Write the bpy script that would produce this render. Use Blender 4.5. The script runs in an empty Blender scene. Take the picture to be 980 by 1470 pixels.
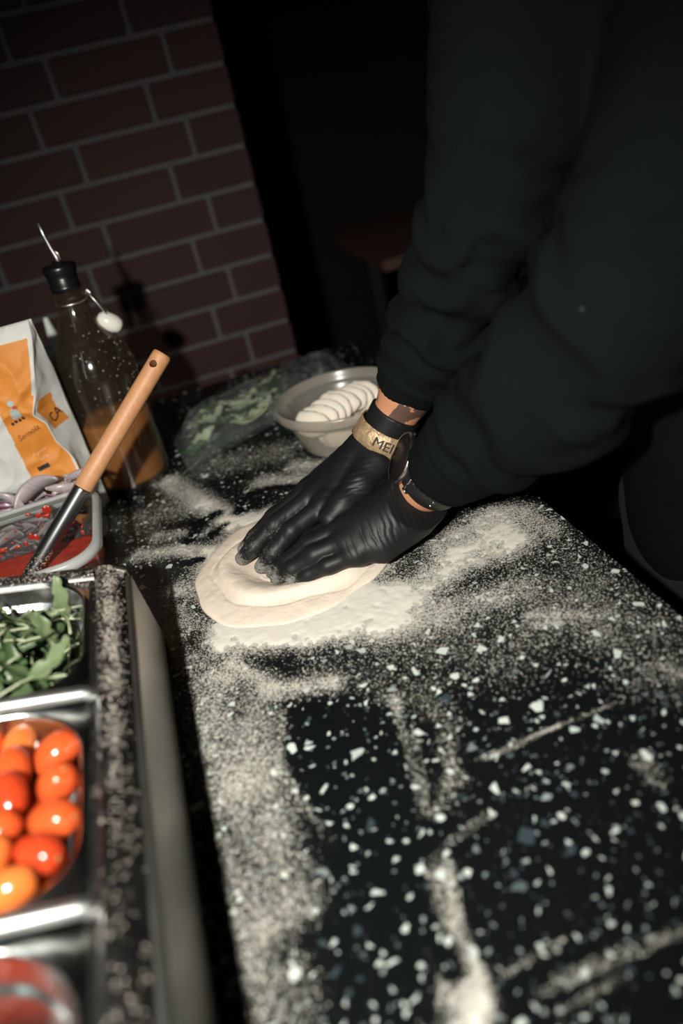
import bpy, bmesh, math, random
import numpy as np
from mathutils import Vector, Matrix

# ------------------------------------------------------------------ camera, light, exposure
SC = bpy.context.scene
COL = SC.collection
PI = math.pi
cam_d = bpy.data.cameras.new('camera')
cam = bpy.data.objects.new('camera', cam_d)
COL.objects.link(cam)
SC.camera = cam
# 26 mm wide lens, hand held: rolled 14 degrees, pitched 30 degrees down, 0.45 m above the worktop (z = 0 is the worktop)
cam.matrix_world = Matrix(((0.93661849, 0.31710995, -0.14895326, 0.0),
                           (-0.2841493, 0.4388528, -0.85244789, 0.0),
                           (-0.20495115, 0.84074342, 0.50114422, 0.45),
                           (0, 0, 0, 1)))
cam_d.sensor_fit = 'AUTO'
cam_d.sensor_width = 36.0
cam_d.lens = 1080.0 / 1470.0 * 36.0
cam_d.clip_start = 0.02
cam_d.dof.use_dof = True
cam_d.dof.focus_distance = 0.80
cam_d.dof.aperture_fstop = 2.2

SC.view_settings.view_transform = 'Standard'
SC.view_settings.look = 'None'
SC.view_settings.gamma = 1.0
SC.view_settings.use_curve_mapping = False
SC.view_settings.exposure = 0.0
SC.cycles.transparent_max_bounces = 32

world = bpy.data.worlds.new('dark_room')
SC.world = world
world.use_nodes = True
world.node_tree.nodes['Background'].inputs[0].default_value = (0.6, 1.0, 0.95, 1)
world.node_tree.nodes['Background'].inputs[1].default_value = 0.002

def aim(o, target):
    d = Vector(target) - o.location
    o.rotation_euler = d.to_track_quat('-Z', 'Y').to_euler()

fl = bpy.data.lights.new('flash', 'SPOT')
fl.energy = 62.0
fl.color = (1.0, 0.97, 0.89)
fl.spot_size = math.radians(84)
fl.spot_blend = 1.0
fl.shadow_soft_size = 0.016
flash = bpy.data.objects.new('flash', fl)
flash.location = (-0.205, -0.10, 0.60)
COL.objects.link(flash)
aim(flash, (0.05, 0.68, 0.0))

rl = bpy.data.lights.new('fill_strip', 'AREA')          # added weak fill: lifts the blacks and puts streak reflections on the bottle
rl.energy = 0.9
rl.color = (0.70, 1.0, 0.95)
rl.shape = 'RECTANGLE'
rl.size, rl.size_y = 0.10, 1.1
fill_strip = bpy.data.objects.new('fill_strip', rl)
fill_strip.location = (-0.75, -0.35, 0.95)
COL.objects.link(fill_strip)
fill_strip.rotation_euler = (math.radians(90), 0.0, math.radians(-35))   # added strip stands upright, unseen, behind and left of the camera

# ------------------------------------------------------------------ helpers
RNG = random.Random(7)

def link_props(o, parent=None, label=None, cat=None, group=None, kind=None):
    if parent is not None:
        o.parent = parent
    if label: o['label'] = label
    if cat: o['category'] = cat
    if group: o['group'] = group
    if kind: o['kind'] = kind
    return o

def thing(name, label, cat, loc=(0, 0, 0), group=None, kind=None):
    o = bpy.data.objects.new(name, None)
    o.empty_display_size = 0.02
    COL.objects.link(o)
    o.location = loc
    return link_props(o, None, label, cat, group, kind)

def make_mesh(name, verts, faces, smooth=True):
    me = bpy.data.meshes.new(name)
    if isinstance(faces, np.ndarray):
        n = len(faces); k = faces.shape[1]
        v = np.asarray(verts, dtype=np.float32)
        me.vertices.add(len(v)); me.vertices.foreach_set('co', v.ravel())
        me.loops.add(n * k); me.loops.foreach_set('vertex_index', faces.astype(np.int32).ravel())
        me.polygons.add(n)
        me.polygons.foreach_set('loop_start', np.arange(0, n * k, k, dtype=np.int32))
        me.update(calc_edges=True)
        me.validate()
    else:
        me.from_pydata([tuple(map(float, p)) for p in verts], [], [list(map(int, f)) for f in faces])
        me.validate()
    if smooth:
        me.polygons.foreach_set('use_smooth', [True] * len(me.polygons))
    me.update()
    return me

def obj(name, me, m=None, parent=None, loc=None, **kw):
    """Links a mesh given in world coordinates (or local to parent when its Empty sits at the origin)."""
    o = bpy.data.objects.new(name, me)
    if m is not None:
        for mm in (m if isinstance(m, (list, tuple)) else [m]):
            me.materials.append(mm)
    COL.objects.link(o)
    if loc is not None:
        o.location = loc
    return link_props(o, parent, **kw)

def localize(parent, V):
    """World coordinates -> coordinates local to an unrotated Empty."""
    return np.asarray(V, dtype=float) - np.array(parent.location)

def bm_mesh(name, bm, smooth=True):
    me = bpy.data.meshes.new(name)
    bmesh.ops.recalc_face_normals(bm, faces=bm.faces)
    bm.to_mesh(me); bm.free()
    if smooth:
        me.polygons.foreach_set('use_smooth', [True] * len(me.polygons))
    return me

def box_mesh(name, lo, hi, bev=0.0, seg=2):
    bm = bmesh.new()
    r = bmesh.ops.create_cube(bm, size=1.0)
    lo, hi = Vector(lo), Vector(hi)
    for v in bm.verts:
        v.co = Vector([lo[i] + (v.co[i] + 0.5) * (hi[i] - lo[i]) for i in range(3)])
    if bev > 0:
        bmesh.ops.bevel(bm, geom=list(bm.edges), offset=bev, segments=seg, profile=0.5, affect='EDGES')
    return bm_mesh(name, bm, smooth=False)

def lathe(prof, n=48, close_bottom=False, close_top=False):
    V, F = [], []
    for (r, z) in prof:
        for i in range(n):
            a = 2 * PI * i / n
            V.append((r * math.cos(a), r * math.sin(a), z))
    for j in range(len(prof) - 1):
        for i in range(n):
            k = (i + 1) % n
            F.append((j * n + i, j * n + k, (j + 1) * n + k, (j + 1) * n + i))
    if close_bottom: F.append(tuple(range(n))[::-1])
    if close_top: F.append(tuple((len(prof) - 1) * n + i for i in range(n)))
    return V, F

def tube(path, rad, n=12, caps=True):
    P = [Vector(p) for p in path]
    rr = rad if isinstance(rad, (list, tuple)) else [rad] * len(P)
    V, F = [], []
    up = None
    for i, p in enumerate(P):
        t = (P[min(i + 1, len(P) - 1)] - P[max(i - 1, 0)]).normalized()
        if up is None:
            up = Vector((0, 0, 1)) if abs(t.z) < 0.9 else Vector((1, 0, 0))
        s = t.cross(up).normalized(); u = s.cross(t).normalized(); up = u
        for k in range(n):
            a = 2 * PI * k / n
            V.append(tuple(p + (s * math.cos(a) + u * math.sin(a)) * rr[i]))
    for i in range(len(P) - 1):
        for k in range(n):
            l = (k + 1) % n
            F.append((i * n + k, i * n + l, (i + 1) * n + l, (i + 1) * n + k))
    if caps:
        F.append(tuple(range(n))[::-1]); F.append(tuple((len(P) - 1) * n + k for k in range(n)))
    return V, F

def merge(parts):
    V, F = [], []
    for v, f in parts:
        o = len(V)
        V += [tuple(p) for p in v]
        F += [tuple(i + o for i in q) for q in f]
    return V, F

def rrect(cx, cy, hx, hy, r, n=8):
    """Rounded rectangle loop, counter-clockwise, 4*(n+1) points."""
    pts = []
    for (sx, sy, a0) in ((1, 1, 0), (-1, 1, 90), (-1, -1, 180), (1, -1, 270)):
        for i in range(n + 1):
            a = math.radians(a0 + 90.0 * i / n)
            pts.append((cx + sx * (hx - r) + r * math.cos(a), cy + sy * (hy - r) + r * math.sin(a)))
    return pts

def loft(loops, cap0=False, cap1=False):
    V, F = [], []
    n = len(loops[0])
    for L in loops: V += [tuple(p) for p in L]
    for j in range(len(loops) - 1):
        for i in range(n):
            k = (i + 1) % n
            F.append((j * n + i, j * n + k, (j + 1) * n + k, (j + 1) * n + i))
    if cap0: F.append(tuple(range(n))[::-1])
    if cap1: F.append(tuple((len(loops) - 1) * n + i for i in range(n)))
    return V, F

# value noise -------------------------------------------------------
_NR = np.random.RandomState(11)
_PERM = _NR.rand(64, 64, 64).astype(np.float32)
def vnoise(P, scale, seed=0.0):
    Q = np.asarray(P, dtype=np.float64) * scale + seed
    I = np.floor(Q).astype(int); Fr = Q - I
    Fr = Fr * Fr * (3 - 2 * Fr)
    x, y, z = I[:, 0] & 63, I[:, 1] & 63, I[:, 2] & 63
    x1, y1, z1 = (x + 1) & 63, (y + 1) & 63, (z + 1) & 63
    fx, fy, fz = Fr[:, 0], Fr[:, 1], Fr[:, 2]
    c = _PERM
    a = c[x, y, z] * (1 - fx) + c[x1, y, z] * fx
    b = c[x, y1, z] * (1 - fx) + c[x1, y1, z] * fx
    d = c[x, y, z1] * (1 - fx) + c[x1, y, z1] * fx
    e = c[x, y1, z1] * (1 - fx) + c[x1, y1, z1] * fx
    return (a * (1 - fy) + b * fy) * (1 - fz) + (d * (1 - fy) + e * fy) * fz - 0.5

# signed distance modelling ------------------------------------------
def cap(P, a, b, r1, r2):
    a = np.array(a, dtype=np.float32); b = np.array(b, dtype=np.float32)
    ab = b - a
    t = np.clip(((P - a) @ ab) / max(float(ab @ ab), 1e-9), 0, 1)
    d = P - a - t[:, None] * ab
    return np.sqrt(np.einsum('ij,ij->i', d, d)) - (r1 + (r2 - r1) * t)

def ell(P, c, r, M=None):
    q = P - np.array(c, dtype=np.float32)
    if M is not None: q = q @ np.array(M, dtype=np.float32)
    r = np.array(r, dtype=np.float32)
    k = np.sqrt(((q / r) ** 2).sum(1))
    return (k - 1) * float(r.min())

def smin(a, b, k):
    h = np.clip(0.5 + 0.5 * (b - a) / k, 0, 1)
    return b * (1 - h) + a * h - k * h * (1 - h)

def chain(P, pts, rads, k=0.003):
    d = None
    for i in range(len(pts) - 1):
        c = cap(P, pts[i], pts[i + 1], rads[i], rads[i + 1])
        d = c if d is None else smin(d, c, k)
    return d

def surface_nets(fn, lo, hi, res):
    lo = np.array(lo, dtype=np.float32); hi = np.array(hi, dtype=np.float32)
    n = np.ceil((hi - lo) / res).astype(int) + 1
    ax = [lo[i] + np.arange(n[i], dtype=np.float32) * res for i in range(3)]
    D = np.empty(tuple(n), dtype=np.float32)
    step = max(1, int(600000 // (n[1] * n[2])))
    for i in range(0, n[0], step):
        X, Y, Z = np.meshgrid(ax[0][i:i + step], ax[1], ax[2], indexing='ij')
        D[i:i + step] = fn(np.stack([X.ravel(), Y.ravel(), Z.ravel()], 1)).reshape(X.shape)
    S = D < 0
    cs = np.zeros(tuple(n - 1), dtype=np.int16)
    corners = [(a, b, c) for a in (0, 1) for b in (0, 1) for c in (0, 1)]
    for a, b, c in corners:
        cs += S[a:n[0] - 1 + a, b:n[1] - 1 + b, c:n[2] - 1 + c]
    mask = (cs > 0) & (cs < 8)
    idx = np.argwhere(mask)
    ids = -np.ones(mask.shape, dtype=np.int64)
    ids[mask] = np.arange(len(idx))
    acc = np.zeros((len(idx), 3)); cnt = np.zeros(len(idx))
    edges = [(p, q) for p in corners for q in corners if sum(q) - sum(p) == 1 and all(q[i] >= p[i] for i in range(3))]
    for p, q in edges:
        a = D[idx[:, 0] + p[0], idx[:, 1] + p[1], idx[:, 2] + p[2]]
        b = D[idx[:, 0] + q[0], idx[:, 1] + q[1], idx[:, 2] + q[2]]
        x = (a < 0) != (b < 0)
        t = np.where(x, a / np.where(x, a - b, 1), 0)
        pos = np.array(p) + t[:, None] * (np.array(q) - np.array(p))
        acc += pos * x[:, None]; cnt += x
    V = lo + (idx + acc / cnt[:, None]) * res
    quads = []
    for d in range(3):
        e, f = [(1, 2), (2, 0), (0, 1)][d]
        sl0 = [slice(None)] * 3; sl1 = [slice(None)] * 3
        sl0[d] = slice(0, n[d] - 1); sl1[d] = slice(1, n[d])
        A = S[tuple(sl0)]; B = S[tuple(sl1)]
        ch = np.argwhere(A != B)
        ok = (ch[:, e] > 0) & (ch[:, f] > 0) & (ch[:, e] < n[e] - 1) & (ch[:, f] < n[f] - 1)
        ch = ch[ok]
        inside = A[ch[:, 0], ch[:, 1], ch[:, 2]]
        def g(de, df):
            c = ch.copy(); c[:, e] += de; c[:, f] += df
            return ids[c[:, 0], c[:, 1], c[:, 2]]
        q = np.stack([g(-1, -1), g(0, -1), g(0, 0), g(-1, 0)], 1)
        q[~inside] = q[~inside][:, ::-1]
        quads.append(q)
    return V, np.concatenate(quads)

def vert_normals(V, F):
    a = V[F[:, 2]] - V[F[:, 0]]; b = V[F[:, 3]] - V[F[:, 1]]
    fn = np.cross(a, b)
    N = np.zeros_like(V)
    for k in range(4): np.add.at(N, F[:, k], fn)
    return N / np.maximum(np.linalg.norm(N, axis=1, keepdims=True), 1e-12)

def set_attr(me, name, vals):
    at = me.attributes.new(name, 'FLOAT', 'POINT')
    at.data.foreach_set('value', np.asarray(vals, dtype=np.float32))

# ------------------------------------------------------------------ materials
class NT:
    """Small node-graph builder."""
    def __init__(self, name):
        self.m = bpy.data.materials.new(name)
        self.m.use_nodes = True
        self.t = self.m.node_tree
        self.b = self.t.nodes['Principled BSDF']
        self.out = self.t.nodes['Material Output']
        self._co = None
    def n(self, typ, **kw):
        nd = self.t.nodes.new(typ)
        for k, v in kw.items(): setattr(nd, k, v)
        return nd
    def set(self, sock, v):
        if hasattr(v, 'is_output') or isinstance(v, bpy.types.NodeSocket):
            self.t.links.new(v, sock)
        else:
            if sock.type == 'RGBA' and len(v) == 3: v = (*v, 1)
            sock.default_value = v
    def P(self, **kw):
        for k, v in kw.items():
            self.set(self.b.inputs[k.replace('_', ' ')], v)
        return self
    @property
    def co(self):
        if self._co is None: self._co = self.n('ShaderNodeTexCoord').outputs['Object']
        return self._co
    def math(self, op, a, b=0.0, c=0.0, clamp=False):
        nd = self.n('ShaderNodeMath', operation=op, use_clamp=clamp)
        for s, v in zip(nd.inputs, (a, b, c)): self.set(s, v)
        return nd.outputs[0]
    def noise(self, scale, detail=2.0, rough=0.5, vec=None, dist=0.0):
        nd = self.n('ShaderNodeTexNoise')
        self.set(nd.inputs['Vector'], vec or self.co)
        nd.inputs['Scale'].default_value = scale; nd.inputs['Detail'].default_value = detail
        nd.inputs['Roughness'].default_value = rough; nd.inputs['Distortion'].default_value = dist
        return nd.outputs[0]
    def voro(self, scale, vec=None, feature='F1', metric='EUCLIDEAN', rnd=1.0):
        nd = self.n('ShaderNodeTexVoronoi', feature=feature)
        if feature not in ('DISTANCE_TO_EDGE', 'N_SPHERE_RADIUS'): nd.distance = metric
        self.set(nd.inputs['Vector'], vec or self.co)
        nd.inputs['Scale'].default_value = scale
        nd.inputs['Randomness'].default_value = rnd
        return nd
    def mapv(self, scale=(1, 1, 1), rot=(0, 0, 0), vec=None):
        nd = self.n('ShaderNodeMapping')
        self.set(nd.inputs['Vector'], vec or self.co)
        nd.inputs['Scale'].default_value = scale; nd.inputs['Rotation'].default_value = rot
        return nd.outputs[0]
    def step(self, v, lo, hi, a=0.0, b=1.0):
        nd = self.n('ShaderNodeMapRange', interpolation_type='SMOOTHSTEP')
        for s, x in zip(nd.inputs[:5], (v, lo, hi, a, b)): self.set(s, x)
        return nd.outputs[0]
    def mix(self, fac, a, b):
        nd = self.n('ShaderNodeMix', data_type='RGBA')
        self.set(nd.inputs[0], fac); self.set(nd.inputs[6], a); self.set(nd.inputs[7], b)
        return nd.outputs[2]
    def attr(self, name):
        return self.n('ShaderNodeAttribute', attribute_name=name).outputs['Fac']
    def bump(self, h, strength=0.3, dist=0.001):
        nd = self.n('ShaderNodeBump')
        self.set(nd.inputs['Height'], h)
        nd.inputs['Strength'].default_value = strength; nd.inputs['Distance'].default_value = dist
        self.t.links.new(nd.outputs[0], self.b.inputs['Normal'])
        return nd.outputs[0]
    def xyz(self):
        nd = self.n('ShaderNodeSeparateXYZ'); self.t.links.new(self.co, nd.inputs[0]); return nd.outputs
    def clear(self, tint=(1, 1, 1), rough=0.05, body=None, ior=1.45, gloss=1.0, crinkle=None):
        """Thin clear wall: light passes through, the surface reflects by Fresnel; 'body' = share and colour of haze in the wall."""
        tr = self.n('ShaderNodeBsdfTransparent'); self.set(tr.inputs[0], tint)
        last = tr.outputs[0]
        if body is not None:
            share, colr = body
            df = self.n('ShaderNodeBsdfDiffuse'); self.set(df.inputs[0], colr)
            tl = self.n('ShaderNodeBsdfTranslucent'); self.set(tl.inputs[0], colr)
            mx = self.n('ShaderNodeMixShader'); mx.inputs[0].default_value = 0.5
            self.t.links.new(df.outputs[0], mx.inputs[1]); self.t.links.new(tl.outputs[0], mx.inputs[2])
            m2 = self.n('ShaderNodeMixShader'); self.set(m2.inputs[0], share)
            self.t.links.new(last, m2.inputs[1]); self.t.links.new(mx.outputs[0], m2.inputs[2])
            last = m2.outputs[0]
        gl = self.n('ShaderNodeBsdfGlossy'); gl.inputs['Roughness'].default_value = rough
        self.set(gl.inputs[0], (gloss, gloss, gloss))
        if crinkle is not None:
            bp = self.n('ShaderNodeBump'); self.set(bp.inputs['Height'], crinkle); bp.inputs['Strength'].default_value = 0.8; bp.inputs['Distance'].default_value = 0.004
            self.t.links.new(bp.outputs[0], gl.inputs['Normal'])
        fr = self.n('ShaderNodeLayerWeight'); fr.inputs[0].default_value = 0.5
        schlick = self.math('MULTIPLY_ADD', self.math('POWER', fr.outputs['Facing'], 4.0), 0.75, ((ior - 1) / (ior + 1)) ** 2)
        m3 = self.n('ShaderNodeMixShader')
        self.t.links.new(schlick, m3.inputs[0]); self.t.links.new(last, m3.inputs[1]); self.t.links.new(gl.outputs[0], m3.inputs[2])
        self.t.links.new(m3.outputs[0], self.out.inputs[0])
        return self

def plain(name, col, rough=0.5, metal=0.0, **kw):
    t = NT(name); t.P(Base_Color=col, Roughness=rough, Metallic=metal, **kw); return t.m

M = {}
M['dark_wall'] = plain('dark_wall', (0.012, 0.014, 0.014), 0.8)
M['floor'] = plain('floor', (0.02, 0.022, 0.022), 0.6)
M['dark_metal'] = plain('dark_metal', (0.01, 0.011, 0.011), 0.5)
M['black_plastic'] = plain('black_plastic', (0.008, 0.008, 0.009), 0.3)
M['white_plastic'] = plain('white_plastic', (0.75, 0.76, 0.72), 0.45)
M['ceramic'] = plain('ceramic', (0.85, 0.83, 0.76), 0.2)
M['chrome'] = plain('chrome', (0.85, 0.83, 0.80), 0.36, 1.0)
M['print_black'] = plain('print_black', (0.02, 0.018, 0.016), 0.7)
M['print_brown'] = plain('print_brown', (0.16, 0.045, 0.01), 0.7)
M['print_grey'] = plain('print_grey', (0.45, 0.5, 0.5), 0.7)
M['print_pale'] = plain('print_pale', (0.85, 0.55, 0.28), 0.7)
M['print_red'] = plain('print_red', (0.45, 0.08, 0.03), 0.7)

def m_brick(i):
    t = NT('brick_%d' % i)
    base = [(0.037, 0.0115, 0.0105), (0.032, 0.011, 0.010), (0.041, 0.012, 0.0105)][i]
    n = t.noise(60, 4, 0.6)
    t.P(Base_Color=t.mix(n, base, tuple(c * 1.25 for c in base)), Roughness=0.75)
    t.bump(t.noise(220, 3), 0.25, 0.001)
    return t.m
M['bricks'] = [m_brick(i) for i in range(3)]
t = NT('mortar'); t.P(Base_Color=t.mix(t.noise(90, 4), (0.095, 0.089, 0.089), (0.14, 0.131, 0.130)), Roughness=0.9); t.bump(t.noise(300, 3), 0.4, 0.001); M['mortar'] = t.m

def m_counter():
    t = NT('terrazzo_counter')
    warp = t.n('ShaderNodeTexNoise'); t.set(warp.inputs['Vector'], t.co); warp.inputs['Scale'].default_value = 70; warp.inputs['Detail'].default_value = 1
    wv = t.n('ShaderNodeVectorMath', operation='MULTIPLY_ADD')
    t.set(wv.inputs[0], warp.outputs['Color']); wv.inputs[1].default_value = (0.006, 0.006, 0.0)
    t.set(wv.inputs[2], t.co)
    flat = t.n('ShaderNodeVectorMath', operation='MULTIPLY'); t.set(flat.inputs[0], wv.outputs[0]); flat.inputs[1].default_value = (1, 1, 0)
    def chips(scale, prob, rmin, rmax, metric):
        v = t.voro(scale, flat.outputs[0], metric=metric)
        s = t.n('ShaderNodeSeparateColor'); t.set(s.inputs[0], v.outputs['Color'])
        present = t.math('GREATER_THAN', s.outputs[0], 1 - prob)
        rad = t.math('MULTIPLY_ADD', s.outputs[1], rmax - rmin, rmin)
        ed = t.voro(scale, flat.outputs[0], feature='DISTANCE_TO_EDGE')     # shards keep the straight sides of their cell
        inside = t.math('GREATER_THAN', ed.outputs['Distance'], t.math('MULTIPLY_ADD', rad, -0.9, 0.42))
        return t.math('MULTIPLY', present, inside), s.outputs[2]
    a, ca = chips(96, 0.31, 0.03, 0.28, 'EUCLIDEAN')
    b, cb = chips(180, 0.22, 0.08, 0.32, 'EUCLIDEAN')
    c, cc = chips(300, 0.10, 0.15, 0.3, 'EUCLIDEAN')
    colr = t.mix(0.0, (0.006, 0.0075, 0.0085), (0, 0, 0))
    colr = t.mix(t.math('MULTIPLY', t.noise(500, 2), 0.5), (0.0028, 0.0040, 0.0042), (0.0085, 0.0105, 0.0108))
    def tone(x): return t.mix(t.step(x, 0.10, 0.34), (0.035, 0.05, 0.06), t.mix(x, (0.40, 0.47, 0.45), (0.60, 0.66, 0.61)))
    colr = t.mix(c, colr, t.mix(cc, (0.05, 0.07, 0.075), (0.28, 0.33, 0.32)))
    colr = t.mix(b, colr, tone(cb))
    colr = t.mix(a, colr, tone(ca))
    # thin dust of flour: the density is stored per vertex, grains decide where it shows
    d = t.attr('flour')
    def grains(scale):
        v = t.voro(scale); s = t.n('ShaderNodeSeparateColor'); t.set(s.inputs[0], v.outputs['Color']); return s.outputs[0]
    clump = t.math('ADD', t.math('MULTIPLY', t.noise(330, 3, 0.7), 1.3), -0.65)
    cov = t.math('ADD', t.math('MULTIPLY', t.math('POWER', d, 1.35), 0.80), t.math('MULTIPLY', clump, t.step(d, 0.05, 0.6)))
    hit = t.math('MAXIMUM', t.math('LESS_THAN', grains(1350), cov), t.math('LESS_THAN', grains(820), t.math('MULTIPLY', cov, 0.55)))
    hit = t.math('MULTIPLY', hit, t.step(d, 0.0, 0.06))
    film = t.math('MULTIPLY', t.math('MINIMUM', d, 1.0), 0.06)
    hit = t.math('MAXIMUM', t.math('MULTIPLY', hit, 0.86), film)
    colr = t.mix(hit, colr, (0.62, 0.60, 0.53))
    t.P(Base_Color=colr, Roughness=t.math('MULTIPLY_ADD', hit, 0.5, 0.28))
    t.b.inputs['Specular IOR Level'].default_value = 0.26
    t.bump(hit, 0.6, 0.0006)
    return t.m
M['counter'] = m_counter()

t = NT('flour')
n = t.noise(700, 3, 0.65)
t.P(Base_Color=t.mix(n, (0.66, 0.62, 0.54), (0.76, 0.72, 0.64)), Roughness=0.95)
t.b.inputs['Specular IOR Level'].default_value = 0.1
t.bump(t.math('ADD', n, t.noise(160, 3)), 0.3, 0.0008)
M['flour'] = t.m

t = NT('dough')
n = t.noise(38, 4, 0.55)
t.P(Base_Color=t.mix(n, (0.74, 0.60, 0.48), (0.74, 0.67, 0.57)), Roughness=0.75, Subsurface_Weight=0.12, Subsurface_Scale=0.004)
t.b.inputs['Subsurface Radius'].default_value = (1, 0.6, 0.35)
t.b.inputs['Specular IOR Level'].default_value = 0.2
t.bump(t.math('ADD', t.noise(300, 3), t.noise(60, 3)), 0.35, 0.0012)
M['dough'] = t.m

def m_glove():
    t = NT('black_nitrile')
    d = t.attr('flour')
    g = t.math('ADD', t.math('MULTIPLY', t.noise(1500, 2, 0.7), 0.5), t.math('MULTIPLY', t.noise(330, 4, 0.75), 0.5))
    hit = t.step(t.math('SUBTRACT', g, t.math('SUBTRACT', 0.78, t.math('MULTIPLY', d, 0.42))), 0.0, 0.12)
    colr = t.mix(t.math('MULTIPLY', hit, 0.5), (0.0075, 0.0082, 0.0088), (0.42, 0.40, 0.36))
    t.P(Base_Color=colr, Roughness=t.math('MULTIPLY_ADD', hit, 0.4, 0.50))
    t.b.inputs['Specular IOR Level'].default_value = 0.31
    t.bump(t.noise(260, 2), 0.10, 0.0006)
    return t.m
M['glove'] = m_glove()

def m_hoodie():
    t = NT('black_jersey')
    w = t.noise(900, 2, 0.6)
    lint = t.step(t.noise(120, 2, 0.5), 0.78, 0.84)
    t.P(Base_Color=t.mix(t.math('MULTIPLY', lint, 0.15), t.mix(w, (0.0032, 0.0046, 0.0045), (0.0058, 0.0082, 0.0080)), (0.3, 0.3, 0.28)), Roughness=0.92)
    t.b.inputs['Specular IOR Level'].default_value = 0.06
    t.b.inputs['Sheen Weight'].default_value = 0.0
    t.bump(t.math('ADD', w, t.noise(45, 3)), 0.35, 0.002)
    return t.m
M['hoodie'] = m_hoodie()
M['trousers'] = plain('black_trousers', (0.0045, 0.006, 0.006), 0.95)

def m_skin():
    t = NT('tattooed_skin')
    x, y, z = t.xyz()
    n = t.noise(45, 3, 0.6, dist=0.6)
    ink = t.step(n, 0.56, 0.60)
    base = t.mix(t.noise(300, 2), (0.46, 0.20, 0.105), (0.55, 0.26, 0.14))
    reg = t.step(t.attr('ink'), 0.3, 0.6)
    t.P(Base_Color=t.mix(t.math('MULTIPLY', ink, t.math('MULTIPLY', reg, 0.85)), base, (0.03, 0.028, 0.03)), Roughness=0.5,
        Subsurface_Weight=0.08, Subsurface_Scale=0.004)
    t.bump(t.noise(500, 2), 0.2, 0.0006)
    return t.m
M['skin'] = m_skin()

t = NT('gold_foil_paper')
n = t.noise(70, 4, 0.6, dist=1.2)
t.P(Base_Color=t.mix(n, (0.36, 0.23, 0.12), (0.56, 0.41, 0.26)), Roughness=0.45, Metallic=0.45)
t.bump(t.math('ADD', n, t.noise(95, 2, 0.5, dist=1.0)), 0.6, 0.004); M['gold'] = t.m

def m_wood(name, c0, c1, axis_scale, rough=0.5):
    t = NT(name)
    v = t.mapv(axis_scale)
    n = t.noise(1.0, 5, 0.6, vec=v, dist=0.4)
    t.P(Base_Color=t.mix(n, c0, c1), Roughness=rough)
    t.bump(n, 0.15, 0.0008); return t.m
M['beech'] = m_wood('beech_handle', (0.44, 0.185, 0.08), (0.64, 0.34, 0.17), (260, 260, 60))
M['shelf_wood'] = m_wood('brown_wood', (0.07, 0.032, 0.024), (0.12, 0.055, 0.042), (12, 90, 12), 0.6)

def m_steel(name, rough, base, sc, flour=False, bump=0.12):
    t = NT(name)
    n = t.noise(1.0, 4, 0.6, vec=t.mapv(sc))
    colr = t.mix(n, tuple(c * 0.85 for c in base), base)
    ro = t.math('MULTIPLY_ADD', n, 0.15, rough - 0.07)
    me = 1.0
    if flour:
        d = t.attr('flour')
        vv = t.voro(1000); sc_ = t.n('ShaderNodeSeparateColor'); t.set(sc_.inputs[0], vv.outputs['Color'])
        cov = t.math('ADD', t.math('MULTIPLY', t.math('POWER', d, 1.3), 0.44), t.math('MULTIPLY_ADD', t.noise(240, 3, 0.7), 0.9, -0.49))
        hit = t.math('MULTIPLY', t.math('LESS_THAN', sc_.outputs[0], cov), 0.85)
        colr = t.mix(hit, colr, (0.6, 0.53, 0.45))
        ro = t.math('MAXIMUM', ro, hit); me = t.math('SUBTRACT', 1.0, hit)
    t.P(Base_Color=colr, Roughness=ro, Metallic=me)
    t.bump(n, bump, 0.0006); return t.m
M['steel_brushed'] = m_steel('brushed_steel', 0.40, (0.50, 0.49, 0.46), (20, 20, 420))
M['steel_rail'] = m_steel('floured_steel', 0.30, (0.40, 0.39, 0.38), (60, 60, 60), True, 0.05)
M['steel_pan'] = m_steel('pan_steel', 0.22, (0.56, 0.57, 0.56), (50, 50, 50), False, 0.04)
M['steel_bar'] = m_steel('satin_steel', 0.42, (0.58, 0.59, 0.58), (40, 400, 400), False, 0.05)

t = NT('bottle_glass')
spots = t.step(t.noise(230, 2, 0.5), 0.67, 0.74)
lw = t.n('ShaderNodeLayerWeight'); lw.inputs[0].default_value = 0.5; edge = lw.outputs['Facing']   # the wall looks thicker edge-on
t.clear((0.58, 0.56, 0.51), 0.10, (t.math('ADD', t.math('MULTIPLY_ADD', spots, 0.25, 0.04), t.math('MULTIPLY', t.math('POWER', edge, 5.0), 0.5)), (0.66, 0.52, 0.36)), 1.55); M['glass'] = t.m
t = NT('container_plastic'); t.clear((0.90, 0.91, 0.90), 0.14, (0.06, (0.62, 0.63, 0.60)), 1.5); M['clear_plastic'] = t.m
t = NT('rim_plastic'); t.clear((0.9, 0.92, 0.92), 0.3, (0.60, (0.80, 0.85, 0.84)), 1.4); M['rim_plastic'] = t.m
t = NT('milky_plastic'); t.clear((0.92, 0.9, 0.86), 0.25, (0.40, (0.74, 0.69, 0.60)), 1.45); M['milky_plastic'] = t.m
t = NT('bag_film')
n = t.noise(40, 3, 0.6, dist=1.0)
t.clear((0.93, 0.95, 0.95), 0.16, (t.math('MULTIPLY_ADD', t.step(n, 0.5, 0.75), 0.36, 0.12), (0.58, 0.65, 0.62)), 1.9, 1.0, t.noise(55, 3, 0.6, dist=0.8))
M['film'] = t.m

t = NT('citrus_oil')
x, y, z = t.xyz()
t.P(Base_Color=t.mix(t.noise(25, 4, 0.6, dist=0.5), (0.56, 0.21, 0.05), (0.70, 0.33, 0.10)), Roughness=0.35, Subsurface_Weight=0.6, Subsurface_Scale=0.02)
t.b.inputs['Subsurface Radius'].default_value = (1, 0.5, 0.2)
M['oil'] = t.m

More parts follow.
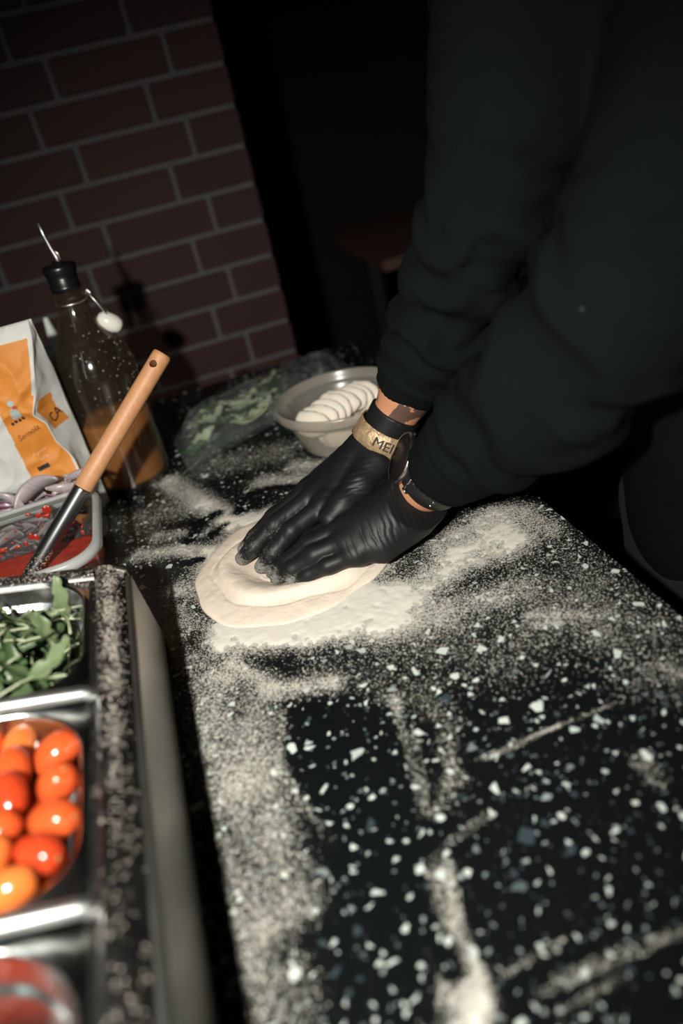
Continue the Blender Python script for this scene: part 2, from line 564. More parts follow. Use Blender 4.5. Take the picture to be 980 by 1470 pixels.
t = NT('tomato_sauce')
n = t.noise(120, 4, 0.6)
t.P(Base_Color=t.mix(n, (0.26, 0.016, 0.008), (0.42, 0.035, 0.014)), Roughness=0.22)
t.bump(t.math('ADD', t.noise(160, 3), t.noise(500, 2)), 0.4, 0.002); M['sauce'] = t.m

def m_tomato(i):
    t = NT('tomato_skin_%d' % i)
    c = [((0.50, 0.060, 0.014), (0.60, 0.095, 0.022)), ((0.42, 0.034, 0.010), (0.52, 0.055, 0.015)), ((0.58, 0.12, 0.022), (0.66, 0.19, 0.045))][i]
    t.P(Base_Color=t.mix(t.noise(70, 2), *c), Roughness=0.16, Subsurface_Weight=0.15, Subsurface_Scale=0.006)
    t.b.inputs['Subsurface Radius'].default_value = (1, 0.3, 0.1)
    return t.m
M['tomatoes'] = [m_tomato(i) for i in range(3)]
M['tomato_scar'] = plain('tomato_scar', (0.30, 0.18, 0.05), 0.7)

def m_leaf(name, a, b):
    t = NT(name)
    t.P(Base_Color=t.mix(t.noise(90, 3), a, b), Roughness=0.42)
    t.b.inputs['Transmission Weight'].default_value = 0.0
    t.bump(t.noise(160, 3), 0.4, 0.0015); return t.m
M['leaf'] = [m_leaf('rocket_leaf_dark', (0.030, 0.060, 0.022), (0.07, 0.12, 0.045)), m_leaf('rocket_leaf_mid', (0.055, 0.092, 0.038), (0.10, 0.15, 0.065)), m_leaf('rocket_leaf_pale', (0.11, 0.15, 0.07), (0.17, 0.22, 0.115))]
M['stem'] = plain('pale_stem', (0.38, 0.42, 0.26), 0.4)
M['bag_leaf'] = [m_leaf('salad_dark', (0.03, 0.06, 0.02), (0.07, 0.12, 0.045)), m_leaf('salad_pale', (0.36, 0.42, 0.25), (0.50, 0.54, 0.36))]

t = NT('red_onion')
d = t.attr('skin')
n = t.noise(1, 3, 0.5, vec=t.mapv((300, 300, 40)))
t.P(Base_Color=t.mix(t.step(d, 0.35, 0.9), t.mix(n, (0.30, 0.23, 0.26), (0.50, 0.44, 0.45)), (0.10, 0.012, 0.048)), Roughness=0.3, Subsurface_Weight=0.15, Subsurface_Scale=0.003)
M['onion'] = t.m

t = NT('cream_cheese')
t.P(Base_Color=(0.78, 0.70, 0.60), Roughness=0.6, Subsurface_Weight=0.2, Subsurface_Scale=0.004)
t.bump(t.noise(180, 3), 0.2, 0.001); M['cheese'] = t.m

# ------------------------------------------------------------------ the room
def struct(name, lo, hi, m, bev=0.0):
    return obj(name, box_mesh(name, lo, hi, bev), m, kind='structure')
WALL_Y = 1.70
WALL_X = 0.285
struct('floor', (-1.8, -1.6, -0.95), (2.4, 3.6, -0.90), M['floor'])
struct('ceiling', (-1.8, -1.6, 1.75), (2.4, 3.6, 1.80), M['dark_wall'])
struct('wall_far', (-1.8, 3.55, -0.90), (2.4, 3.60, 1.75), M['dark_wall'])
struct('wall_left', (-1.85, -1.6, -0.90), (-1.80, 3.6, 1.75), M['dark_wall'])
struct('wall_right', (2.40, -1.6, -0.90), (2.45, 3.6, 1.75), M['dark_wall'])
struct('wall_front', (-1.8, -1.65, -0.90), (2.4, -1.60, 1.75), M['dark_wall'])
wall = struct('wall_back', (-1.8, WALL_Y, -0.90), (WALL_X - 0.004, WALL_Y + 0.14, 1.75), M['mortar'])
BL, BH = 0.2215, 0.0737                    # brick pitch along and up the wall
brick_cache = {}
def brick_mesh(x0, x1, z0, z1, mi):
    key = (round(x1 - x0, 4), round(z1 - z0, 4), mi)
    if key not in brick_cache:
        me = box_mesh('brick', (0, -0.007, 0), (x1 - x0, 0.004, z1 - z0), 0.0022, 1)
        me.materials.append(M['bricks'][mi]); brick_cache[key] = me
    return brick_cache[key]
J = 0.0055
for k in range(-12, 14):
    z1 = 0.572 - BH * k - J; z0 = z1 - BH + 2 * J
    off = 0.179 if k % 2 == 0 else 0.122
    x = off
    xs = [WALL_X + J, off] + [off - BL * i for i in range(1, 8)]
    for a, b in zip(xs[1:], xs[:-1]):
        o = bpy.data.objects.new('brick', brick_mesh(a + J, b - J, z0, z1, RNG.randrange(3)))
        COL.objects.link(o); o.parent = wall
        o.location = (a + J, WALL_Y + RNG.uniform(-0.0012, 0.0008), z0)

# wooden table standing in the dark beyond the wall
tb = thing('side_table', 'dark brown wooden table corner in the gloom behind the person', 'table', (0.59, 1.90, -0.90))
top_loop = [(0.0, 0.0), (1.0, 0.0), (1.0, 0.6), (0.06, 0.6), (0.02, 0.56)]
bm = bmesh.new()
vs = [bm.verts.new((x, y, 0.872)) for x, y in top_loop]
f = bm.faces.new(vs)
r = bmesh.ops.extrude_face_region(bm, geom=[f])
bmesh.ops.translate(bm, verts=[v for v in r['geom'] if isinstance(v, bmesh.types.BMVert)], vec=(0, 0, 0.028))
bmesh.ops.bevel(bm, geom=list(bm.edges), offset=0.003, segments=2, affect='EDGES')
obj('table_top', bm_mesh('table_top', bm, False), M['shelf_wood'], tb)
for lx, ly in ((0.12, 0.09), (0.9, 0.09), (0.12, 0.5), (0.9, 0.5)):
    obj('leg', box_mesh('leg', (lx - 0.02, ly - 0.02, 0), (lx + 0.02, ly + 0.02, 0.872), 0.002), M['dark_metal'], tb)

# ------------------------------------------------------------------ the counter
TX0, TX1, TY0, TY1 = -0.75, 0.335, -0.12, 1.36
ct = thing('counter', 'long black counter with pale speckled stone-look worktop under the dough', 'counter', (0, 0.6, -0.90))
STROKES = [
('a',0.028,0.5,[(-0.056,0.58),(-0.061,0.478),(-0.061,0.424)]),
('a',0.024,0.3,[(-0.062,0.372),(-0.064,0.328),(-0.064,0.298)]),
('a',0.016,0.36,[(-0.022,0.501),(-0.032,0.432),(-0.033,0.352),(-0.031,0.308)]),
('a',0.022,0.26,[(-0.06,0.296),(-0.061,0.25)]),
('a',0.0035,0.45,[(-0.005,0.483),(-0.021,0.426),(-0.011,0.379),(-0.0,0.343)]),
('a',0.012,0.7,[(-0.039,0.56),(-0.003,0.509),(0.041,0.49)]),
('a',0.025,1.7,[(-0.031,0.613),(0.015,0.588),(0.069,0.577),(0.121,0.58)]),
('a',0.018,0.6,[(0.038,0.564),(0.116,0.546)]),
('a',0.024,1.0,[(0.149,0.575),(0.202,0.593),(0.24,0.592),(0.274,0.603)]),
('a',0.024,0.55,[(0.113,0.537),(0.166,0.528),(0.237,0.526)]),
('a',0.026,0.85,[(0.209,0.627),(0.257,0.642),(0.285,0.648)]),
('a',0.016,0.5,[(0.312,0.637),(0.313,0.595)]),
('a',0.045,0.2,[(0.063,0.512),(0.178,0.466),(0.261,0.47)]),
('a',0.045,0.17,[(0.295,0.577),(0.29,0.431),(0.289,0.383)]),
('a',0.006,0.4,[(0.229,0.487),(0.269,0.461)]),
('a',0.004,0.4,[(0.228,0.472),(0.246,0.462)]),
('a',0.0035,0.42,[(0.085,0.452),(0.077,0.407),(0.07,0.36),(0.066,0.336)]),
('a',0.0025,0.3,[(0.088,0.417),(0.078,0.376),(0.071,0.346)]),
('a',0.007,0.24,[(0.106,0.392),(0.095,0.354),(0.076,0.337)]),
('a',0.01,0.18,[(0.082,0.454),(0.103,0.442),(0.116,0.402)]),
('a',0.004,0.75,[(0.064,0.296),(0.058,0.273),(0.053,0.247),(0.054,0.226),(0.051,0.211)]),
('a',0.004,0.7,[(0.053,0.296),(0.049,0.272),(0.049,0.254)]),
('a',0.006,0.35,[(0.06,0.298),(0.051,0.262)]),
('a',0.0035,0.2,[(0.061,0.306),(0.087,0.314),(0.104,0.317)]),
('a',0.012,1.3,[(0.038,0.222),(0.041,0.211),(0.033,0.2),(0.03,0.184)]),
('a',0.003,0.5,[(0.034,0.265),(0.032,0.243),(0.034,0.23)]),
('a',0.0016,0.8,[(0.12,0.362),(0.152,0.362),(0.185,0.364)]),
('a',0.0016,0.35,[(0.185,0.364),(0.232,0.364)]),
('a',0.0022,0.5,[(0.002,0.279),(-0.005,0.251),(-0.009,0.228)]),
('a',0.0018,0.4,[(0.065,0.221),(0.106,0.224)]),
('a',0.0022,0.4,[(0.077,0.204),(0.133,0.204),(0.169,0.203)]),
('a',0.0012,0.38,[(0.089,0.209),(0.138,0.21)]),
('a',0.0018,0.35,[(0.083,0.192),(0.127,0.195)]),
('a',0.003,0.4,[(0.284,0.382),(0.292,0.364)]),
('a',0.008,0.2,[(0.219,0.312),(0.216,0.293)]),
('a',0.018,0.9,[(-0.059,1.002),(-0.021,0.904),(0.01,0.829)]),
('a',0.018,0.9,[(0.01,0.829),(0.066,0.814)]),
('a',0.022,0.75,[(0.067,0.905),(0.142,0.856)]),
('a',0.016,0.8,[(0.116,0.924),(0.153,0.894)]),
('a',0.014,0.85,[(-0.11,0.822),(-0.06,0.804),(-0.022,0.767)]),
('a',0.012,0.6,[(-0.082,0.852),(-0.031,0.826)]),
('a',0.02,0.45,[(-0.077,0.717),(-0.073,0.648)]),
('a',0.03,0.28,[(-0.105,0.917),(-0.039,0.911)]),
('a',0.035,0.3,[(0.004,1.008),(0.103,0.981)]),
('s',0.006,1.6,[(-0.073,0.773),(-0.04,0.766)]),
('s',0.009,1.4,[(-0.048,0.817),(-0.029,0.853),(-0.006,0.862)]),
('s',0.006,1.0,[(-0.022,0.814),(0.001,0.828)]),
('s',0.01,1.2,[(0.02,0.848),(0.043,0.883),(0.067,0.883),(0.101,0.865)]),
('s',0.008,0.8,[(0.024,0.859),(0.046,0.843)]),
('s',0.008,0.7,[(-0.072,0.698),(-0.038,0.645)]),
('s',0.007,0.4,[(-0.067,0.63),(-0.058,0.592),(-0.025,0.526)]),
('s',0.028,1.0,[(0.022,0.469),(0.012,0.41),(0.013,0.349),(0.013,0.289),(0.004,0.239)]),
('s',0.024,0.7,[(0.052,0.436),(0.058,0.386),(0.037,0.298),(0.018,0.241)]),
('s',0.003,0.5,[(0.085,0.461),(0.124,0.434),(0.155,0.421)]),
('s',0.012,0.3,[(0.056,0.532),(0.094,0.485),(0.143,0.462)]),
('s',0.006,1.5,[(0.036,0.257),(0.04,0.232)]),
('s',0.014,0.7,[(-0.053,0.284),(-0.02,0.289)])]

def stroke_density(X, Y):
    D = np.zeros_like(X)
    for pas in ('a', 's'):
        for mode, w, d, pts in STROKES:
            if mode != pas: continue
            best = np.full_like(X, 9.0)
            if len(pts) == 1: pts = pts * 2
            for (ax, ay), (bx, by) in zip(pts[:-1], pts[1:]):
                dx, dy = bx - ax, by - ay
                tt = np.clip(((X - ax) * dx + (Y - ay) * dy) / max(dx * dx + dy * dy, 1e-9), 0, 1)
                best = np.minimum(best, (X - ax - tt * dx) ** 2 + (Y - ay - tt * dy) ** 2)
            g = np.exp(-(best / (w * w)) ** 1.3) * d
            D = D + g if mode == 'a' else D * np.clip(1 - g, 0, 1)
        if pas == 'a':
            rr = np.hypot(X - 0.058, Y - 0.70)
            D += 0.9 * np.exp(-((rr - 0.095) / 0.024) ** 2) + 0.03 * np.exp(-(rr / 0.45) ** 2)
    P3 = np.stack([X.ravel(), Y.ravel(), 0 * X.ravel()], 1)
    nz = vnoise(P3, 70).reshape(X.shape) * 0.55 + vnoise(P3, 26, 7).reshape(X.shape) * 0.5 + vnoise(P3, 180, 3).reshape(X.shape) * 0.35
    return np.clip(D * (1 + 0.9 * nz), 0, 1.6)

def grid_faces(nx, ny):
    i, j = np.meshgrid(np.arange(nx - 1), np.arange(ny - 1), indexing='ij')
    a = (i * ny + j).ravel()
    return np.stack([a, a + ny, a + ny + 1, a + 1], 1)
# worktop: fine grid on the visible top (it carries the flour density), plain underside and edges
gx = np.arange(TX0, TX1 + 1e-6, 0.0031); gx[-1] = TX1
gy = np.arange(TY0, TY1 + 1e-6, 0.0031); gy[-1] = TY1
X, Y = np.meshgrid(gx, gy, indexing='ij')
DENS = stroke_density(X, Y)
V = np.stack([X.ravel(), Y.ravel() - 0.6, np.full(X.size, 0.90)], 1)
F = grid_faces(len(gx), len(gy))
me = make_mesh('worktop', V, F, smooth=False)
set_attr(me, 'flour', DENS.ravel())
wt = obj('worktop', me, M['counter'], ct)
slab = box_mesh('worktop_edge', (TX0, TY0 - 0.6, 0.862), (TX1, TY1 - 0.6, 0.8995), 0.0)
obj('worktop_slab', slab, M['counter'], ct)
obj('cabinet', box_mesh('cabinet', (TX0 + 0.02, TY0 - 0.58, 0.10), (TX1 - 0.03, TY1 - 0.62, 0.862), 0.002), M['dark_metal'], ct)
obj('plinth', box_mesh('plinth', (TX0 + 0.06, TY0 - 0.54, 0.0), (TX1 - 0.08, TY1 - 0.66, 0.10)), M['dark_metal'], ct)

# heaped flour: only where it lies thick enough to have a body of its own
gx = np.arange(-0.13, TX1, 0.0018); gy = np.arange(0.14, 1.06, 0.0018)
X, Y = np.meshgrid(gx, gy, indexing='ij')
D2 = stroke_density(X, Y)
P3 = np.stack([X.ravel(), Y.ravel(), 0 * X.ravel()], 1)
fine = (vnoise(P3, 520, 1) * 0.9 + vnoise(P3, 240, 5) * 0.6).reshape(X.shape)
Hh = (D2 - 1.0 + fine * 0.62)
Hz = np.clip(D2 - 0.95 + fine * 0.22, 0.0, 0.9) * 0.0022
F = grid_faces(len(gx), len(gy))
keep = (Hh.ravel()[F] > -0.02).all(1)
F = F[keep]
used = np.unique(F)
remap = -np.ones(X.size, dtype=int); remap[used] = np.arange(len(used))
V = np.stack([X.ravel(), Y.ravel(), 0.0002 + np.maximum(Hz.ravel(), 0)], 1)[used]
me = make_mesh('flour', V, remap[F])
obj('flour', me, M['flour'], label='white flour heaped and smeared on the black worktop around the dough', cat='flour', kind='stuff')

# ------------------------------------------------------------------ the dough
DC = (0.058, 0.700)
nr, na = 90, 260
V, F = [(DC[0], DC[1], 0.0)], []
Vs = []
aa = np.linspace(0, 2 * PI, na, endpoint=False)
PRESS = [(0.005, 0.712, 0.022), (0.020, 0.684, 0.02), (0.030, 0.672, 0.02), (0.044, 0.655, 0.018), (0.02, 0.74, 0.02), (0.08, 0.69, 0.05)]
for i in range(nr + 1):
    u = i / nr
    wob = 1 + 0.035 * np.sin(2 * aa + 0.6) + 0.02 * np.sin(3 * aa + 2.0) + 0.012 * np.sin(7 * aa) + 0.008 * np.sin(13 * aa + 1)
    Rr = 0.112 * wob
    r_ = u * Rr
    x = DC[0] + r_ * np.cos(aa); y = DC[1] + r_ * np.sin(aa)
    inner = 0.080 * (1 + 0.05 * np.sin(2 * aa + 1.2) + 0.03 * np.sin(5 * aa + .4)) + 0.012 * np.clip(np.cos(aa - 5.9), 0, 1)
    P3 = np.stack([x, y, 0 * x], 1)
    # upper disc with a rounded rim, lower skirt around it
    st = 1 / (1 + np.exp((r_ - inner) / 0.0016))
    rim = 0.0018 * np.exp(-((r_ - inner + 0.012) / 0.010) ** 2)
    sk = 0.0068 * np.sqrt(np.clip(1 - (r_ / Rr) ** 8, 0, 1))
    z = sk + st * 0.0072 + rim * st
    z += 0.0024 * np.clip(np.cos(aa - 5.6), 0, 1) * st * np.clip(r_ / inner, 0, 1)
    for px, py, pw in PRESS:
        z -= 0.0050 * np.exp(-((x - px) ** 2 + (y - py) ** 2) / pw ** 2) * (z > 0.006)
    z += (vnoise(P3, 55, 2) * 0.0016 + vnoise(P3, 160, 4) * 0.0007) * np.clip((1 - u) * 12, 0, 1)
    # a few torn folds on the skirt
    z -= 0.0012 * np.exp(-((r_ - inner - 0.006 - 0.002 * np.sin(9 * aa)) / 0.0016) ** 2)
    z = np.maximum(z, 0.0012)
    if i == nr: z[:] = 0.0002
    Vs.append(np.stack([x, y, z], 1))
Vd = np.concatenate([v for v in Vs[1:]])
top0 = Vs[0].mean(0)
Vd = np.concatenate([[top0], Vd, [[DC[0], DC[1], 0.0002]]])
F = []
for k in range(na): F.append((0, 1 + k, 1 + (k + 1) % na))
for i in range(nr - 1):
    for k in range(na):
        l = (k + 1) % na
        F.append((1 + i * na + k, 1 + (i + 1) * na + k, 1 + (i + 1) * na + l, 1 + i * na + l))
last = len(Vd) - 1
for k in range(na): F.append((last, 1 + (nr - 1) * na + (k + 1) % na, 1 + (nr - 1) * na + k))
obj('pizza_dough', make_mesh('pizza_dough', Vd, F), M['dough'], label='round of raw white dough pressed flat under the black gloves', cat='dough')

# ------------------------------------------------------------------ topping rail with its pans
ST, CT = 0.2425, 0.9701
RX, RZ = -0.097, 0.098
def W(s, y, tt):
    return (RX - CT * s + ST * tt, y, RZ + ST * s + CT * tt)
rail = thing('topping_rail', 'tilted stainless steel topping rail at the left edge, flour on its ridge', 'topping rail', (-0.2, 0.35, 0.0))
RY0 = 0.06
def rail_obj(name, V, F, m, smooth=True, attr=None):
    me = make_mesh(name, localize(rail, V), F, smooth)
    if attr is not None: set_attr(me, 'flour', attr)
    return obj(name, me, m, rail)
def extrude_y(prof, yend, ny=60):
    V, F = [], []
    n = len(prof)
    for j in range(ny + 1):
        for i, p in enumerate(prof):
            ye = yend[i]
            y = RY0 + (ye - RY0) * j / ny
            V.append((p[0], y, p[1]))
    for j in range(ny):
        for i in range(n - 1):
            F.append((j * n + i, j * n + i + 1, (j + 1) * n + i + 1, (j + 1) * n + i))
    return V, F
side = [(-0.0945, 0.0), (-0.0955, 0.05), (-0.0962, 0.092)]
for i in range(1, 7):
    a = i / 6 * math.radians(104)
    side.append((-0.0962 - 0.0045 * (1 - math.cos(a)), 0.092 + 0.0045 * math.sin(a)))
rail_obj('side_panel', *extrude_y(side, [0.648 - 0.33 * p[1] for p in side]), M['steel_brushed'])
ridge = []
x0, z0 = side[-1]
s0 = (RX - x0) / CT
ss = [s0 + (0.0265 - s0) * i / 8 for i in range(9)]
rp = [(s, 0.0022 * math.sin(min(1, (s - s0) / 0.012) * PI / 2) + (z0 - RZ - ST * s0) * max(0, 1 - (s - s0) / 0.012)) for s in ss] + [(0.0285, 0.001), (0.0300, -0.0015), (0.0312, -0.0045), (0.034, -0.0050)]
def far_end(s):
    q = 1 - min(max(s, 0) / 0.024, 1)
    return 0.6157 + 0.0175 * math.sqrt(max(0, 1 - q * q))
prof = [(W(s, 0, tt)[0], W(s, 0, tt)[2]) for s, tt in rp]
V, F = extrude_y(prof, [far_end(s) for s, _ in rp], 120)
nP = len(rp)
at = []
for j in range(121):
    for i, (s, tt) in enumerate(rp):
        y = V[j * nP + i][1]
        d = math.exp(-((s - 0.0175) / 0.009) ** 2) * (0.12 + 0.88 * min(1, max(0, (y - 0.28) / 0.24)))
        at.append(min(d, 1.0) + 0.04)
at = np.array(at) * (1 + 1.1 * vnoise(np.array(V), 60, 3))
rail_obj('ridge', V, F, M['steel_rail'], attr=at)
# far strip, left ridge, end plate and floor of the wells
gs = np.linspace(0.004, 0.215, 40)
V = []
for s in gs:
    for q in range(7):
        y = far_end(s) - (0.011 + 0.0175) * q / 6 if s < 0.024 else 0.6332 - 0.0165 * q / 6
        tq = 0.0018 - (0.0068 if q == 6 else 0.004 if q == 5 else 0)
        if s < 0.03: tq = min(tq, 0.0020) + 0.0001
        V.append(W(s, y, tq))
at = 0.45 + 0.6 * vnoise(np.array(V), 60, 9)
sel = [k for k in range(len(gs)) if gs[k] > 0.026]
Vn = np.array(V).reshape(len(gs), 7, 3)[sel]
rail_obj('far_strip', Vn.reshape(-1, 3), grid_faces(len(sel), 7), M['steel_rail'], attr=at.reshape(len(gs), 7)[sel].ravel())
V, F = [], []
for s, tt in ((0.187, -0.005), (0.190, 0.0), (0.193, 0.002), (0.214, 0.002), (0.218, -0.004), (0.219, -0.06)):
    for y in (RY0, 0.633): V.append(W(s, y, tt))
for i in range(5): F.append((2 * i, 2 * i + 1, 2 * i + 3, 2 * i + 2))
rail_obj('left_ridge', V, F, M['steel_rail'], smooth=False, attr=[0.1] * len(V))
pl = [(-0.0945, 0.648, 0.0)] + [W(s, far_end(s), 0.0015) for s in np.linspace(0.003, 0.217, 24)] + [(-0.307, 0.648, 0.0)]
n0 = len(pl)
back = [(p[0], p[1] - 0.004, p[2]) for p in pl]
rail_obj('end_panel', pl + back, [tuple(range(n0)), tuple(range(n0, 2 * n0))[::-1]] + [(i, i + n0, (i + 1) % n0 + n0, (i + 1) % n0) for i in range(n0)], M['steel_brushed'], smooth=False)
V = [(-0.307, RY0, 0.0), (-0.307, 0.64, 0.0), W(0.219, 0.633, -0.05), W(0.219, RY0, -0.05)]
rail_obj('left_panel', V, [(0, 1, 2, 3)], M['steel_brushed'], smooth=False)
ne = [(-0.0945, RY0, 0.0)] + [W(s, RY0, -0.002) for s in (0.003, 0.03, 0.1, 0.19, 0.217)] + [(-0.307, RY0, 0.0)]
nb = [(p[0], p[1] + 0.003, p[2]) for p in ne]
rail_obj('near_panel', ne + nb, [tuple(range(7)), tuple(range(7, 14))[::-1]] + [(i, i + 7, (i + 1) % 7 + 7, (i + 1) % 7) for i in range(7)], M['steel_brushed'], smooth=False)
rail_obj('near_strip', [W(0.030, RY0, 0.0), W(0.190, RY0, 0.0), W(0.190, 0.104, 0.0), W(0.030, 0.104, 0.0)], [(0, 1, 2, 3)], M['steel_rail'], smooth=False, attr=[0.1] * 4)
# cross bars between the pans
PY = [0.544, 0.368, 0.192]
for yb in (0.4545, 0.2815, 0.1055):
    V, F = tube([W(0.0325 + 0.003 * (1 - math.cos(q)), yb, 0.0035 * math.sin(q) - 0.003) for q in (0, 0.8, 1.57)] + [W(s, yb, 0.0015) for s in np.linspace(0.04, 0.182, 6)], 0.0055, 14)
    rail_obj('cross_bar', V, F, M['steel_bar'])

pan_labels = ['steel pan of rocket leaves, farthest of the three in the rail', 'steel pan of red tomatoes, middle one of the rail', 'steel pan at the near end of the rail, cut off by the picture edge']
SCX = 0.1090
for (yc, lab) in zip(PY, pan_labels):
    pn = thing('food_pan', lab, 'pan', W(SCX, yc, -0.062), 'steel pans set in the topping rail')
    def L(hx, hy, r, tt): return [W(a, b, tt) for a, b in rrect(SCX, yc, hx, hy, r, 10)]
    fl_ = loft([L(.0775, .0855, .006, -.0052), L(.0775, .0855, .006, -.0036), L(.0735, .0815, .040, -.0032), L(.0715, .0795, .044, -.0012), L(.0700, .0780, .045, -.0006)])
    me = make_mesh('flange', localize(pn, fl_[0]), fl_[1]); obj('flange', me, M['steel_pan'], pn)
    wl = loft([L(.0700, .0780, .045, -.0006), L(.0688, .0768, .044, -.0014), L(.0682, .0762, .0438, -.004), L(.0675, .0755, .0435, -.020), L(.0664, .0744, .043, -.0225), L(.0640, .0720, .041, -.0245), L(.0630, .0710, .040, -.027), L(.0575, .0655, .034, -.058), L(.0545, .0625, .031, -.0615), L(.048, .056, .028, -.062)], cap1=True)
    me = make_mesh('basin', localize(pn, wl[0]), wl[1]); obj('basin', me, M['steel_pan'], pn)

# tomatoes --------------------------------------------------------
def tomato_mesh(i):
    n, mm = 20, 14
    V, F = [], []
    for j in range(mm + 1):
        ph = PI * j / mm
        r = math.sin(ph) * (1 + 0.06 * math.cos(ph))
        z = math.cos(ph)
        dent = 0.10 * math.exp(-(ph / 0.30) ** 2)
        for k in range(n):
            a = 2 * PI * k / n
            w = 1 + 0.02 * math.sin(3 * a + i) * math.sin(ph)
            V.append((0.0112 * r * w * math.cos(a), 0.0112 * r * w * math.sin(a), (0.0160 + 0.0012 * i) * (z - dent)))
    for j in range(mm):
        for k in range(n):
            F.append((j * n + k, (j + 1) * n + k, (j + 1) * n + (k + 1) % n, j * n + (k + 1) % n))
    return make_mesh('tomato', V, F)
tm = []
for i in range(3):
    me = tomato_mesh(i); me.materials.append(M['tomatoes'][i]); tm.append(me)
scar = make_mesh('stem_scar', *lathe([(0.0001, 0.0008), (0.0014, 0.0006), (0.0019, 0.0)], 8, False, False)); scar.materials.append(M['tomato_scar'])
def tomato(p, rot, mi, label, group, sc=1.0):
    o = bpy.data.objects.new('tomato', tm[mi]); COL.objects.link(o)
    o.location = p; o.rotation_euler = rot; o.scale = (sc, sc, sc)
    link_props(o, None, label, 'tomato', group)
    c = bpy.data.objects.new('stem_scar', scar); COL.objects.link(c); c.parent = o; c.location = (0, 0, 0.0142 + 0.0012 * mi)
def to_local(px, py, z):                       # world x, y -> rail s at depth
    return (RX - px) / CT
# top layer: (s, y, depth, long axis direction in the plane, tilt, colour)
TOP = [(0.058, 0.418, -.016, 0.5, 1.2, 0), (0.083, 0.430, -.018, 1.2, 1.3, 2), (0.106, 0.438, -.017, 0.3, 1.2, 0), (0.056, 0.387, -.014, 0.1, 0.6, 0),
       (0.083, 0.405, -.012, 1.4, 1.1, 0), (0.083, 0.380, -.010, 1.6, 1.2, 1), (0.057, 0.358, -.013, -0.5, 1.35, 0), (0.088, 0.355, -.012, 0.4, 1.3, 0),
       (0.064, 0.335, -.013, -0.7, 1.5, 1), (0.092, 0.334, -.013, 0.9, 1.2, 2), (0.080, 0.315, -.014, 0.1, 1.5, 2), (0.108, 0.408, -.013, -0.4, 1.2, 1),
       (0.110, 0.378, -.011, 0.9, 1.3, 0), (0.114, 0.350, -.012, 1.3, 1.2, 1), (0.112, 0.322, -.013, 0.2, 1.4, 0), (0.136, 0.425, -.015, 0.7, 1.2, 0),
       (0.138, 0.396, -.012, -0.6, 1.3, 2), (0.139, 0.364, -.012, 0.4, 1.2, 1), (0.140, 0.334, -.013, 1.2, 1.3, 0), (0.160, 0.408, -.017, 0.2, 1.3, 1), (0.161, 0.378, -.016, 1.0, 1.2, 0), (0.161, 0.348, -.016, 0.3, 1.3, 2)]
rows = ['at the far wall', 'in the second row', 'in the middle', 'in the fourth row', 'at the near wall']
GT = 'red tomatoes heaped in the middle pan'
names_seen = set()
special = {0: 'orange-red tomato in the far right corner of the tomato pan', 1: 'pale orange tomato beside the far wall of the tomato pan', 3: 'round red tomato touching the right wall of the tomato pan', 4: 'red tomato with a bright glint, just behind the deepest red one',
           5: 'deep red long tomato standing out in the middle of the heap', 6: 'large orange-red tomato lying slantwise against the right wall', 8: 'deep red tomato in the near right curve of the pan', 9: 'pale orange tomato left of the near right curve',
           10: 'long pale orange tomato lowest against the near wall of the middle pan', 7: 'red tomato below the deep red long one, left of the large slanted tomato'}
for i, (s, y, d, az, til, mi) in enumerate(TOP):
    lab = special.get(i, {2: 'red tomato at the far wall, third from the right corner', 11: 'red tomato left of the bright-glint one, at the picture edge'}.get(i, 'red tomato in the left part of the heap in the middle pan'))
    tomato(W(s, y, d), (til, RNG.uniform(-.3, .3), az + PI / 2), mi, lab, GT, 1.10 if i in (6, 0, 3) else 1.02)
for s in np.arange(0.066, 0.160, 0.0245):
    for y in np.arange(0.322, 0.425, 0.0265):
        tomato(W(s + RNG.uniform(-.003, .003), y + RNG.uniform(-.003, .003), -0.034 - RNG.uniform(0, .004)), (RNG.uniform(0.9, 1.5), 0, RNG.uniform(0, 3)), RNG.randrange(3), 'red tomato of the lower layer in the middle pan, half hidden', GT)
for s in np.arange(0.074, 0.150, 0.026):
    for y in np.arange(0.150, 0.245, 0.028):
        tomato(W(s + RNG.uniform(-.003, .003), y + RNG.uniform(-.003, .003), -0.0475), (RNG.uniform(1.1, 1.5), 0, RNG.uniform(0, 3)), RNG.randrange(2), 'red tomato lying low in the pan nearest the camera', 'tomatoes low in the nearest pan')

